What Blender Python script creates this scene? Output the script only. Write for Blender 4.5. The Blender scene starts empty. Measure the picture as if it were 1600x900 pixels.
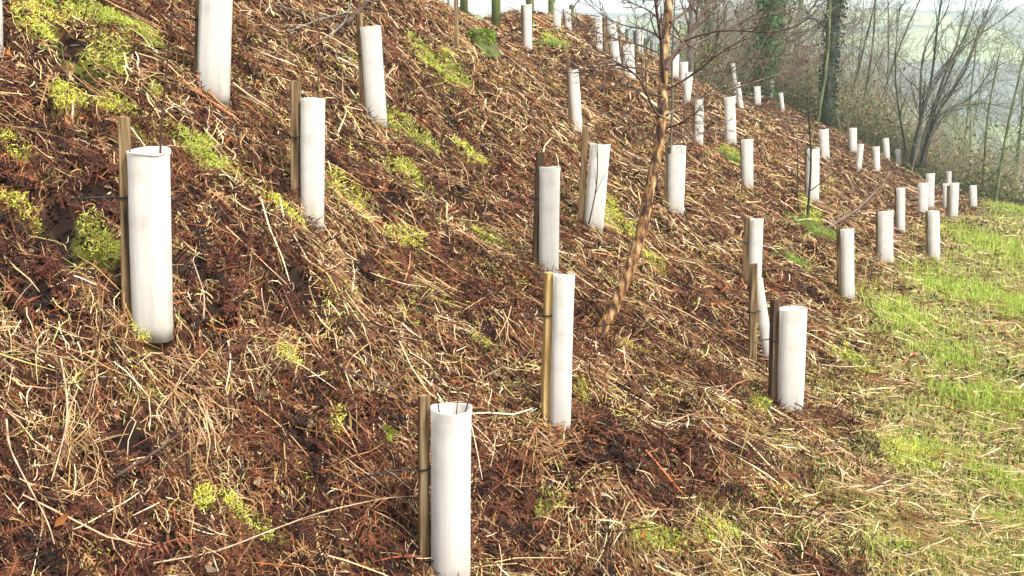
import bpy, math, random
import numpy as np
random.seed(7); RNG = np.random.default_rng(11)
S = bpy.context.scene
# ---------------------------------------------------------------- camera, world, sun, exposure
F = 1450.0; PITCH = math.atan(260 / F); CH = 1.6      # focal length in photo pixels (1600 wide), eye height
cam = bpy.data.objects.new('camera', bpy.data.cameras.new('camera'))
S.collection.objects.link(cam); S.camera = cam
cam.location = (0, 0, CH); cam.rotation_euler = (math.radians(90) - PITCH, 0, 0)
cam.data.sensor_width = 36; cam.data.lens = 36 * F / 1600
cam.data.clip_start = 0.05; cam.data.clip_end = 6000
W = bpy.data.worlds.new('World'); S.world = W; W.use_nodes = True
wn = W.node_tree.nodes; wl = W.node_tree.links
sky = wn.new('ShaderNodeTexSky'); sky.sky_type = 'NISHITA'; sky.sun_disc = False
SUN_EL, SUN_AZ = math.radians(52), math.radians(128)      # azimuth from +Y towards +X
sky.sun_elevation = SUN_EL; sky.sun_rotation = SUN_AZ; sky.air_density = 1.0; sky.dust_density = 3.0; sky.ozone_density = 1.0
bg = wn['Background']; bg.inputs[1].default_value = 0.088
hs = wn.new('ShaderNodeHueSaturation'); hs.inputs['Saturation'].default_value = .55   # thin cloud greys the blue
wl.new(sky.outputs[0], hs.inputs['Color']); wl.new(hs.outputs[0], bg.inputs[0])
sl = bpy.data.lights.new('sun', 'SUN'); sl.energy = 1.5; sl.angle = math.radians(10); sl.color = (1, 0.96, 0.90)
sun = bpy.data.objects.new('sun', sl); S.collection.objects.link(sun)
sun.rotation_euler = (math.radians(90) - SUN_EL, 0, math.pi - SUN_AZ)
S.view_settings.view_transform = 'Standard'; S.view_settings.look = 'None'
S.view_settings.exposure = 2.25; S.view_settings.gamma = 1.0
S.cycles.volume_step_rate = 1.0; S.cycles.volume_bounces = 1; S.cycles.max_bounces = 6

# ---------------------------------------------------------------- maths helpers
ct, st = math.cos(PITCH), math.sin(PITCH)
def ray(px, py):
    u = 450 - py
    return np.array([px - 800, ct * F + st * u, -st * F + ct * u]) / F
def at(px, py, Y):
    r = ray(px, py); t = Y / r[1]
    return np.array([0, 0, CH]) + r * t
def hsh(ix, iy, s):
    h = (ix.astype(np.int64) * 374761393 + iy.astype(np.int64) * 668265263 + s * 144269504) & 0xffffffff
    h = ((h ^ (h >> 13)) * 1274126177) & 0xffffffff
    h = (h ^ (h >> 16)) & 0xffffff
    return h / float(0xffffff)
def vn(x, y, s=0):
    x = np.asarray(x, float); y = np.asarray(y, float)
    xi = np.floor(x); yi = np.floor(y); fx = x - xi; fy = y - yi
    fx = fx * fx * (3 - 2 * fx); fy = fy * fy * (3 - 2 * fy)
    a = hsh(xi, yi, s); b = hsh(xi + 1, yi, s); c = hsh(xi, yi + 1, s); d = hsh(xi + 1, yi + 1, s)
    return (a * (1 - fx) + b * fx) * (1 - fy) + (c * (1 - fx) + d * fx) * fy
def fbm(x, y, s=0, o=3):
    r = 0; a = 0.5; t = 0
    for k in range(o):
        r = r + a * vn(x * 2**k, y * 2**k, s + 17 * k); t += a; a *= .5
    return r / t
def sstep(a, b, x):
    t = np.clip((x - a) / (b - a), 0, 1); return t * t * (3 - 2 * t)

# ---------------------------------------------------------------- tree guard survey: measured on the photograph, turned into metres
# name: (top x, top y, base x, base y, width, depth or None, stake(topx,topy,botx,boty,w) or None, tie y or None, label)
G = {
 1: (705,637,704,905,66,None,(662,618,662,925,17),731,'large white tree guard at the bottom edge, nearest of all, with wide open round rim'),
 2: (232,236,239,527,60,None,(194,183,200,495,17),308,'big white guard with folded lip and tall bare sapling, left of all whole ones'),
 3: (340,-78,333,155,47,None,(315,-90,311,118,12),30,'ridged white tree guard at upper left, its top cut off by the frame'),
 4: (489,154,488,353,36,None,(462,127,463,338,14),214,'white tree guard with thick dark brown stake, directly below the branch pile'),
 5: (579,42,589,196,31,None,(561,22,569,170,9),87,'slightly leaning white tree guard right beside the dark branch pile'),
 6: (896,110,902,207,16,None,(887,92,892,196,6),None,'narrow white tree guard alone on tan litter, left of the birch branches'),
 7: (938,225,927,357,31,None,(915,198,908,335,9),None,'tilted white tree guard with a thin dark twig across it, left of the birch trunk'),
 8: (859,261,857,431,32,None,(844,238,837,412,10),310,'white tree guard with blackened stake, behind the one with a yellow stake'),
 9: (881,429,875,668,34,None,(858,426,852,655,13),492,'tall white tree guard with pale yellow stake and torn foot, left of the birch foot'),
 10: (1058,228,1055,333,27,None,(1043,222,1041,326,7),None,'white tree guard just right of the birch trunk with a brown stake'),
 11: (1093,155,1091,229,14,None,(1087,152,1085,226,5),None,'narrow white tree guard behind the low birch branches, left of the second from it'),
 12: (1140,151,1142,224,17,None,(1134,150,1135,222,4),None,'white tree guard standing just below the pair of narrow tilted ones'),
 13: (1167,218,1168,293,18,None,(1159,215,1160,288,4),None,'white tree guard beside a green grass tussock, mid slope right of the birch'),
 14: (1270,233,1269,316,20,None,(1260,230,1259,312,5),None,'white tree guard with a dark mossy sapling rising in front of it'),
 15: (1287,202,1289,247,14,None,None,None,'short white tree guard standing behind the one with the mossy sapling'),
 16: (1333,200,1333,237,11,None,None,None,'small white tree guard under the scrub, uppermost of the five below the bare coppice tree'),
 17: (1345,225,1341,265,9,None,None,None,'small white tree guard tilted right, front left of the five below the coppice tree'),
 18: (1369,229,1370,268,10,None,None,None,'small upright white tree guard, lowest of the five below the coppice tree'),
 19: (1384,216,1386,248,9,None,None,None,'small white tree guard against dark ivy at the foot of the coppice tree'),
 20: (1403,233,1405,264,8,None,None,None,'small thin white tree guard, rightmost of the five below the coppice tree'),
 21: (1182,342,1178,452,21,None,(1168,340,1163,455,9),378,'white tree guard directly behind the leaning one with the separate brown stake'),
 22: (1183,436,1202,565,17,None,(1177,412,1176,561,13),486,'collapsed white tree guard leaning away from its tall brown stake'),
 23: (1239,482,1233,649,43,None,(1211,468,1207,641,12),530,'wide white tree guard with dark stake at the foot of the bank, nearest the grass'),
 24: (1323,358,1324,469,21,None,(1311,352,1312,462,7),None,'white tree guard with reddish stake at the edge of the green grass'),
 25: (1383,330,1383,410,24,None,(1372,328,1372,405,6),None,'broad white tree guard with dark stake, left of two level ones by the grass'),
 26: (1407,294,1407,364,13,None,(1400,292,1400,362,3),None,'slim white tree guard standing behind and between the two on a level line'),
 27: (1458,330,1459,408,18,None,(1449,330,1449,396,5),None,'white tree guard with frayed foot and dark stake, nearest the grass field edge'),
 28: (1443,286,1442,333,15,19.5,None,None,'white tree guard overlapping the taller one behind it, far end of the bank'),
 29: (1454,271,1453,325,12,21.5,None,None,'white tree guard half hidden behind another, its top standing higher'),
 30: (1483,268,1482,305,7,27.5,None,None,'faint small white tree guard rising behind the overlapping trio at the far end'),
 31: (1478,287,1478,324,9,24.0,None,None,'small white tree guard at the far end, left of the grey-staked one'),
 32: (1491,286,1489,342,14,None,(1482,290,1481,336,4),None,'white tree guard with a grey stake, nearest of the cluster at the far end'),
 33: (1520,290,1521,324,11,None,(1515,290,1515,322,2),None,'small white tree guard farthest right, by the field corner'),
 34: (824,7,825,80,13,None,(817,8,818,74,5),None,'white tree guard with dark stake near the crest, right of the mossy stump'),
 35: (871,5,870,46,12,14.5,None,None,'white tree guard on the crest beside a mossy fence post, the wider of two'),
 36: (887,15,888,48,10,16.0,(880,14,881,48,2),None,'small white tree guard on the crest between two mossy fence posts'),
 37: (706,-30,707,30,12,11.0,(700,-32,702,28,4),None,'white tree guard cut off by the top edge, behind the lone thin stake'),
 38: (935,27,936,81,11,None,(945,28,947,80,7),None,'white tree guard on the crest, its brown stake on the right'),
 39: (955,33,965,113,13,None,None,None,'white tree guard bent to the left, behind the broad one left of the birch'),
 40: (981,70,985,142,18,None,(970,62,973,132,5),None,'broad white tree guard under a heap of brown litter, seen through birch twigs'),
 41: (971,26,972,62,9,20.0,(967,25,968,60,2),None,'pale white tree guard on the crest, behind the broad one and the bent one'),
 42: (1000,45,1001,84,9,None,(998,40,998,82,2),None,'small white tree guard on the far crest, seen through twigs left of the birch'),
 43: (1054,85,1053,122,14,17.0,None,None,'white tree guard partly behind the upper birch trunk, on its right side'),
 44: (1069,97,1068,134,12,16.5,(1063,98,1063,130,2),None,'white tree guard right of the birch fork, upper of two close together'),
 45: (1077,113,1072,160,12,15.0,None,None,'white tree guard right of the birch fork, lower of two close together'),
 46: (1145,99,1151,158,6,32.0,(1143,108,1143,135,1.5),None,'very thin white tree guard tilted left, upper of a tilted pair'),
 47: (1152,129,1158,171,8,19.0,None,None,'thin white tree guard tilted left, lower of a tilted pair'),
 48: (1183,135,1184,163,10,None,None,None,'short white tree guard at the foot of the ivy covered trunk'),
 49: (1206,123,1204,153,7,33.5,None,None,'little white tree guard tucked into the scrub right of the ivy trunk'),
 50: (1220,145,1223,173,6,None,None,None,'little tapering white tree guard alone at the upper edge of the bank'),
 51: (-20,-90,-16,100,36,3.7,None,None,'sliver of a white tree guard cut off by the left edge'),
}
H = 0.6
pts = []
for k, g in G.items():
    tx, ty, bx, by, w, d = g[:6]
    rb, rt = ray(bx, by), ray(tx, ty)
    t = H / (rb[1] * rt[2] / rt[1] - rb[2])
    if d is None and k not in (22,): pts.append(np.array([0, 0, CH]) + rb * t)
# extra level control points (flat path on the right, ridge on the left, ground under the wood)
ctrl = [(0,0,0),(1.5,1,-.02),(3,3,-.05),(5,5,-.1),(8,10,-.2),(12,16,-.5),(16,26,-.8),(-2.0,0,.35),(-3.2,2.2,2.2),(-3.0,4.2,2.75),(-2.4,6.5,3.1),
        (-1.2,8.4,2.95),(-.5,12.6,3.25),(1.25,19.2,3.6),(2.5,25,3.8),(10.5,36,1.6),(14,35,-.6),(18,38,-1.8),(7,34,3.0),(4,32,3.9),(-1.6,2.0,.62),(-.6,2.2,.0)]
P = np.array([list(p) for p in pts] + [list(map(float, c)) for c in ctrl])
def phi(r2): return 0.5 * r2 * np.log(r2 + 1e-9)
n = len(P); A = np.zeros((n + 3, n + 3))
d2 = ((P[:, None, :2] - P[None, :, :2])**2).sum(2)
wgt = 0.25 + 0.02 * P[:, 1]**2
A[:n, :n] = phi(d2) + np.diag(wgt * 1.2)
A[:n, n] = 1; A[:n, n + 1:] = P[:, :2]; A[n, :n] = 1; A[n + 1:, :n] = P[:, :2].T
sol = np.linalg.solve(A, np.concatenate([P[:, 2], [0, 0, 0]]))
GX0, GX1, GY0, GY1, GS = -5.0, 19.0, -2.0, 42.0, 0.1
gx = np.arange(GX0, GX1 + 1e-6, GS); gy = np.arange(GY0, GY1 + 1e-6, GS)
GXX, GYY = np.meshgrid(gx, gy)
ZG = sol[n] + sol[n+1] * GXX + sol[n+2] * GYY
for i in range(n): ZG += sol[i] * phi((GXX - P[i, 0])**2 + (GYY - P[i, 1])**2)
def bil(x, y, ZG=None):
    ZG = globals()['ZG'] if ZG is None else ZG
    fx = np.clip((x - GX0) / GS, 0, len(gx) - 1.001); fy = np.clip((y - GY0) / GS, 0, len(gy) - 1.001)
    i = fx.astype(int); j = fy.astype(int); a = fx - i; b = fy - j
    return (ZG[j, i] * (1-a) + ZG[j, i+1] * a) * (1-b) + (ZG[j+1, i] * (1-a) + ZG[j+1, i+1] * a) * b
def crest(y): return .221 * y - 2.75 - 1.6 * np.exp(-np.maximum(y, 0) / 4)
def z0(x, y):
    x = np.asarray(x, float); y = np.asarray(y, float)
    z = bil(np.clip(x, -4.5, 18.5), np.clip(y, -1.5, 41.5))
    u = crest(y) - .35 - x; up = (u + np.sqrt(u*u + .08)) / 2
    z = z - np.where(up < 4, .95 * up, 3.8 + .1 * (up - 4)) * sstep(-1, 1.5, y)
    v = y - 37; z = z - .16 * (v + np.sqrt(v*v + 4)) / 2
    v = x - 17; z = z - .10 * (v + np.sqrt(v*v + 4)) / 2
    return z
# bend the sheet so that it meets every guard's foot
BASE = {}; i = 0; AP = []
for k, g in G.items():
    bx, by, d = g[2], g[3], g[5]
    r_ = ray(bx, by)
    if d is None:
        rt = ray(g[0], g[1]); est = H / (r_[2] * -1 + r_[1] * rt[2] / rt[1]) * r_[1] if k != 22 else 6.3
        ys = np.arange(est * .93, est * 1.07, est * .002); zs = CH + r_[2] / r_[1] * ys
        df = np.abs(z0(r_[0] / r_[1] * ys, ys) - zs); Yb = ys[int(np.argmin(df))]
    else: Yb = d
    BASE[k] = Yb; AP.append(at(bx, by, Yb))
AP = np.array([p for k, p in zip(G, AP) if k not in (37, 46, 51)])
sg = .30 + .035 * AP[:, 1]
K = np.exp(-((AP[:, None, :2] - AP[None, :, :2])**2).sum(2) / (2 * (sg[None] * 1.0)**2))
for it in range(5):
    wr_ = np.linalg.solve(K + np.eye(len(AP)) * .04, AP[:, 2] - z0(AP[:, 0], AP[:, 1]))
    for p, s_, w_ in zip(AP, sg, wr_): ZG += w_ * np.exp(-((GXX - p[0])**2 + (GYY - p[1])**2) / (2 * s_ * s_))
    if it == 4: break
    for p in AP:                     # nothing on the bank stands higher than the line of sight to a guard's foot
        if p[1] < 8: continue
        for _ in range(4):
            ys = np.linspace(p[1] * .35, p[1] - .9, 60); f_ = ys / p[1]
            dz_ = z0(p[0] * f_, ys) - (CH + (p[2] - CH) * f_ - .08 - .008 * ys); j_ = int(np.argmax(dz_))
            if dz_[j_] <= 0: break
            s_ = .35 + .035 * ys[j_]; ZG -= dz_[j_] * 1.05 * np.exp(-((GXX - p[0] * f_[j_])**2 + (GYY - ys[j_])**2) / (2 * s_ * s_))
HOLES_PX = [(100,52,34),(235,78,40),(92,372,44),(148,318,26),(405,352,20),(200,690,40),(478,470,30),(530,288,24),(900,732,26),(962,722,22),(699,172,12),
            (1128,496,16),(1320,602,14),(1030,357,18),(1578,590,24),(1480,440,16),(640,505,16),(300,290,20),(560,430,26),(1140,560,10),(640,140,12),
            (1060,660,22),(340,500,24),(60,460,24),(60,130,20),(480,700,24),(260,880,30),(560,640,20),(1180,800,18),(420,480,16),(755,80,10),(320,430,16),(130,100,18),(1360,640,14),(1440,690,18),(1260,760,16),(1010,450,12),(730,330,14)]
def hit(px, py, zf=None):
    zf = zf or z0
    r = ray(px, py); ys = np.concatenate([np.arange(1.2, 12, .01), np.arange(12, 60, .05)])
    xs = r[0] / r[1] * ys; zs = CH + r[2] / r[1] * ys
    below = zs < zf(xs, ys)
    if not below.any():
        gap = zs - zf(xs, ys) + (ys > 30) * 9; i = int(np.argmin(gap))
        if gap[i] > .8: return None
    else: i = int(np.argmax(below))
    if False: pass
    i = i; return np.array([xs[i], ys[i], float(zf(xs[i], ys[i]))])
WG = np.ones_like(ZG)
for p, _k in [(p, 1) for p in AP] + [(hit(938, 526), 1), (hit(714, 84), 1)]:
    WG = np.minimum(WG, 1 - np.exp(-((GXX - p[0])**2 + (GYY - p[1])**2) / (.22**2)))
HOLES = []
for px, py, rp in HOLES_PX:
    h = hit(px, py)
    if h is not None: HOLES.append((h[0], h[1], rp * h[1] / F * .9))
def zfine(x, y):
    z = z0(x, y)
    x = np.asarray(x, float); y = np.asarray(y, float)
    foot = sstep(-.3, .8, x - footx(y))
    amp = 1 - .65 * foot
    amp = amp * (1 - .45 * sstep(8, 20, y)) * bil(x, y, WG)
    z = z + amp * (.16 * (fbm(x * 1.1, y * 1.1, 3, 2) - .5) + .13 * (fbm(x * 3.3, y * 3.3, 5, 2) - .5) + .085 * (fbm(x * 8, y * 8, 9, 2) - .5))
    for hx, hy, hr in HOLES:
        q = ((x - hx)**2 + (y - hy)**2) / (hr * hr)
        z = z - hr * 1.0 * np.exp(-q * q * .8)
    return z
FOOT_PX = [(1150,930),(1265,760),(1290,640),(1330,480),(1400,425),(1490,372),(1555,316)]
fp = np.array([hit(*p)[:2] for p in FOOT_PX]); fo = np.argsort(fp[:, 1]); fp = fp[fo]
def footx(y): return np.interp(y, fp[:, 1], fp[:, 0])
def normal(x, y, e=.06):
    zx = (zfine(x + e, y) - zfine(x - e, y)) / (2*e); zy = (zfine(x, y + e) - zfine(x, y - e)) / (2*e)
    nn = np.stack([-zx, -zy, np.ones_like(zx)], -1)
    return nn / np.linalg.norm(nn, axis=-1, keepdims=True)

MOSS_PX = [(640,212,42,18),(160,78,45,22),(30,325,40,30),(18,240,28,20),(300,232,46,20),(240,130,20,9),(150,378,26,12),(540,332,34,20),(430,335,30,14),(636,400,36,14),(738,545,22,12),
           (440,567,28,14),(372,790,40,20),(1020,850,60,24),(690,108,46,26),(985,568,30,14),(760,365,26,14),(212,515,22,14),(50,30,40,18),(180,150,26,14),(120,10,50,20),(340,20,30,12),
           (950,330,34,22),(310,240,30,20),(520,660,14,12),(308,775,14,12),(1120,835,40,14),(860,780,24,14),(1140,240,16,8),(1265,335,16,16),(1300,380,24,10),(900,625,16,12),(1010,400,22,12),
           (870,75,22,8),(650,290,30,12),(1240,412,22,9),(100,120,24,12),(560,100,24,14),(1330,560,30,20),(1410,720,60,20),(740,250,30,12),(1180,640,20,10),(480,255,14,12),(210,40,30,14)]
GRASS_PX = [(1350,460,50,30),(1400,500,60,26),(1560,390,70,60),(1590,330,50,30),(1530,630,70,26),(1590,640,40,30),(1580,760,50,26),(1440,710,50,16),(1480,450,60,30),(1590,480,50,40),(1330,870,60,26),(1560,300,40,16),(1270,860,30,20),(1480,560,60,18),(1560,820,40,20)]
def patches(lst):
    out = []
    for px, py, rx, ry in lst:
        h = hit(px, py); 
        if h is None: continue
        hy = hit(px, py - ry); dy = abs(hy[1] - h[1]) if hy is not None else .3
        out.append((h[0], h[1], rx * h[1] / F * .9, min(max(dy, .05), 3) * .85))
    return out
MOSS = patches(MOSS_PX); GRS = patches(GRASS_PX)
def pmask(x, y, lst, s):
    r = np.zeros_like(x)
    wob = 1 + 2.0 * (fbm(x * 7, y * 7, s, 3) - .5)
    for hx, hy, rx, ry in lst:
        q = np.sqrt(((x - hx) / rx)**2 + ((y - hy) / ry)**2) * wob
        r = np.maximum(r, 1 - sstep(.75, 1.3, q))
    return r
# ---------------------------------------------------------------- mesh + material helpers
C = S.collection
class Buf:
    def __init__(s): s.v = []; s.f = []; s.c = []; s.n = 0
    def add(s, v, f, c=None):
        v = np.asarray(v, float).reshape(-1, 3); s.v.append(v); s.f.append((np.asarray(f, np.int64) + s.n)); s.n += len(v)
        if c is not None:
            c = np.asarray(c, float); s.c.append(np.broadcast_to(c, (len(v), 3)))
    def tube(s, pts, rad, sides=6, cap=True, c=None):
        pts = np.asarray(pts, float); m = len(pts); rad = np.broadcast_to(np.asarray(rad, float), (m,))
        tan = np.gradient(pts, axis=0); tan /= np.linalg.norm(tan, axis=1, keepdims=True) + 1e-9
        ref = np.array([0, 0, 1.]) if abs(tan[0, 2]) < .9 else np.array([1., 0, 0])
        a = np.cross(tan, ref); a /= np.linalg.norm(a, axis=1, keepdims=True) + 1e-9; b = np.cross(tan, a)
        th = np.arange(sides) / sides * 2 * np.pi
        v = pts[:, None] + rad[:, None, None] * (np.cos(th)[None, :, None] * a[:, None] + np.sin(th)[None, :, None] * b[:, None])
        i = np.arange(m - 1)[:, None] * sides; j = np.arange(sides)[None]; j2 = (j + 1) % sides
        q = np.stack([i + j, i + j2, i + sides + j2, i + sides + j], -1).reshape(-1, 4)
        v = v.reshape(-1, 3)
        if cap:
            v = np.concatenate([v, pts[-1:] + tan[-1:] * rad[-1] * .3, pts[:1] - tan[:1] * rad[0] * .2]); k = m * sides
            jj = np.arange(sides); kk = (jj + 1) % sides
            q = np.concatenate([q, np.stack([(m-1)*sides + jj, (m-1)*sides + kk, np.full(sides, k), np.full(sides, -1)], -1),
                                np.stack([kk, jj, np.full(sides, k + 1), np.full(sides, -1)], -1)])
            s.v.append(v); q2 = q.copy(); q2[q >= 0] += s.n; s.f.append(q2); s.n += len(v)
        else: s.v.append(v); s.f.append(q + s.n); s.n += len(v)
        if c is not None: s.c.append(np.broadcast_to(np.asarray(c, float), (len(v), 3)))
def link(name, me, parent=None):
    o = bpy.data.objects.new(name, me); C.objects.link(o)
    if parent is not None: o.parent = parent
    return o
def mesh_from(name, buf, mat, parent=None, smooth=False, origin=None):
    v = np.concatenate(buf.v)
    if origin is not None: v = v - np.asarray(origin)
    fs = []
    for f in buf.f:
        if f.shape[1] == 3: f = np.concatenate([f, np.full((len(f), 1), -1)], 1)
        fs.append(f)
    f = np.concatenate(fs); ok = f >= 0
    cnt = ok.sum(1); loops = f[ok]
    me = bpy.data.meshes.new(name)
    me.vertices.add(len(v)); me.vertices.foreach_set('co', v.astype(np.float32).ravel())
    me.loops.add(len(loops)); me.loops.foreach_set('vertex_index', loops.astype(np.int32))
    me.polygons.add(len(f))
    me.polygons.foreach_set('loop_start', np.concatenate([[0], np.cumsum(cnt)[:-1]]).astype(np.int32))
    me.polygons.foreach_set('use_smooth', np.full(len(f), smooth))
    if buf.c:
        c = np.concatenate(buf.c); c4 = np.ones((len(c), 4), np.float32); c4[:, :3] = c
        at_ = me.color_attributes.new('tint', 'FLOAT_COLOR', 'POINT'); at_.data.foreach_set('color', c4.ravel())
    me.update(calc_edges=True); me.materials.append(mat)
    return link(name, me, parent)
def thing(name, label, cat, loc, group=None):
    o = bpy.data.objects.new(name, None); C.objects.link(o); o.location = loc; o.empty_display_size = .1
    return tag(o, label, cat, group)
def tag(o, label, cat, group=None):
    o['label'] = label; o['category'] = cat
    if group: o['group'] = group
    return o
def mat(name, rough=.8, spec=.3):
    m = bpy.data.materials.new(name); m.use_nodes = True; b = m.node_tree.nodes['Principled BSDF']
    b.inputs['Roughness'].default_value = rough; b.inputs['Specular IOR Level'].default_value = spec
    return m, m.node_tree.nodes, m.node_tree.links, b
def ramp(nd, stops):
    r = nd.new('ShaderNodeValToRGB'); e = r.color_ramp.elements
    e[0].position = stops[0][0]; e[0].color = (*stops[0][1], 1); e[1].position = stops[-1][0]; e[1].color = (*stops[-1][1], 1)
    for p, c in stops[1:-1]: q = e.new(p); q.color = (*c, 1)
    return r
def noise_mat(name, stops, scale=(1,1,1), nscale=5, detail=6, rough=.85, bump=0.0, bdist=.01, spec=.2, coord='Object'):
    m, nd, lk, b = mat(name, rough, spec)
    tc = nd.new('ShaderNodeTexCoord'); mp = nd.new('ShaderNodeMapping'); mp.inputs['Scale'].default_value = scale
    nz = nd.new('ShaderNodeTexNoise'); nz.inputs['Scale'].default_value = nscale; nz.inputs['Detail'].default_value = detail
    lk.new(tc.outputs[coord], mp.inputs[0]); lk.new(mp.outputs[0], nz.inputs[0])
    r = ramp(nd, stops); lk.new(nz.outputs['Fac'], r.inputs[0]); lk.new(r.outputs[0], b.inputs['Base Color'])
    if bump:
        bp = nd.new('ShaderNodeBump'); bp.inputs['Strength'].default_value = bump; bp.inputs['Distance'].default_value = bdist
        lk.new(nz.outputs['Fac'], bp.inputs['Height']); lk.new(bp.outputs[0], b.inputs['Normal'])
    return m
def tint_mat(name, rough=.8, transl=0.0, spec=.2):
    m, nd, lk, b = mat(name, rough, spec)
    a = nd.new('ShaderNodeAttribute'); a.attribute_name = 'tint'; lk.new(a.outputs['Color'], b.inputs['Base Color'])
    if transl:
        t = nd.new('ShaderNodeBsdfTranslucent'); lk.new(a.outputs['Color'], t.inputs[0])
        mx = nd.new('ShaderNodeMixShader'); mx.inputs[0].default_value = transl
        lk.new(b.outputs[0], mx.inputs[1]); lk.new(t.outputs[0], mx.inputs[2]); lk.new(mx.outputs[0], nd['Material Output'].inputs[0])
    return m
M_soil = noise_mat('soil', [(.3, (.018,.008,.006)), (.5, (.06,.025,.014)), (.7, (.12,.06,.03))], nscale=14, detail=9, rough=.95, bump=.8, bdist=.02)
M_litter = tint_mat('dead_litter', .75, .12)
M_green = tint_mat('living_green', .6, .25)
M_wood = noise_mat('stake_wood', [(.3, (.03,.019,.009)), (.44, (.11,.07,.032)), (.56, (.20,.13,.06)), (.72, (.38,.28,.16))], (14,14,.7), 5, 8, .85, .5, .003)
M_woody = noise_mat('pale_stake_wood', [(.25, (.16,.09,.03)), (.5, (.42,.27,.10)), (.8, (.60,.43,.2))], (14,14,.9), 5, 8, .85, .5, .003)
M_woodd = noise_mat('dark_stake_wood', [(.25, (.02,.013,.008)), (.5, (.075,.045,.027)), (.8, (.19,.125,.075))], (14,14,.9), 5, 8, .9, .5, .003)
M_tie = noise_mat('black_tie', [(.3, (.012,.012,.012)), (.7, (.03,.03,.03))], rough=.5)
M_bark = noise_mat('grey_bark', [(.3, (.05,.045,.035)), (.5, (.13,.115,.085)), (.7, (.24,.22,.17))], (1,1,.3), 8, 8, .9, .5, .01)
M_barkd = noise_mat('dark_bark', [(.3, (.012,.016,.012)), (.5, (.035,.04,.028)), (.7, (.08,.085,.055))], (1,1,.2), 6, 8, .9, .5, .02)
M_barkg = noise_mat('mossy_bark', [(.3, (.05,.06,.02)), (.5, (.12,.14,.05)), (.7, (.22,.24,.1))], (1,1,.4), 8, 8, .9, .4, .01)
M_twig = noise_mat('twig_bark', [(.3, (.03,.018,.014)), (.6, (.08,.045,.03)), (.8, (.15,.10,.07))], nscale=20, rough=.7)
M_btwig = noise_mat('birch_twig', [(.3, (.07,.04,.03)), (.6, (.14,.09,.065)), (.8, (.24,.18,.14))], nscale=20, rough=.6)
M_paletwig = noise_mat('bleached_twig', [(.3, (.22,.14,.08)), (.55, (.42,.31,.19)), (.75, (.58,.47,.32))], nscale=30, rough=.8)
M_postg = noise_mat('mossy_post', [(.35, (.045,.06,.018)), (.5, (.10,.13,.03)), (.65, (.10,.075,.04))], nscale=9, rough=.95, bump=.5)
def birch_mat():
    m, nd, lk, b = mat('birch_bark', .6, .35)
    tc = nd.new('ShaderNodeTexCoord'); mp = nd.new('ShaderNodeMapping'); mp.inputs['Scale'].default_value = (8, 8, 3.2)
    nz = nd.new('ShaderNodeTexNoise'); nz.inputs['Scale'].default_value = 5; nz.inputs['Detail'].default_value = 9; nz.inputs['Distortion'].default_value = .4
    lk.new(tc.outputs['Object'], mp.inputs[0]); lk.new(mp.outputs[0], nz.inputs[0])
    r = ramp(nd, [(.34, (.025,.012,.008)), (.45, (.10,.042,.018)), (.52, (.28,.14,.045)), (.60, (.40,.25,.10)), (.72, (.58,.47,.30))])
    lk.new(nz.outputs['Fac'], r.inputs[0]); lk.new(r.outputs[0], b.inputs['Base Color'])
    bp = nd.new('ShaderNodeBump'); bp.inputs['Strength'].default_value = .9; bp.inputs['Distance'].default_value = .008
    lk.new(nz.outputs['Fac'], bp.inputs['Height']); lk.new(bp.outputs[0], b.inputs['Normal'])
    return m
M_birch = birch_mat()
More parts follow.
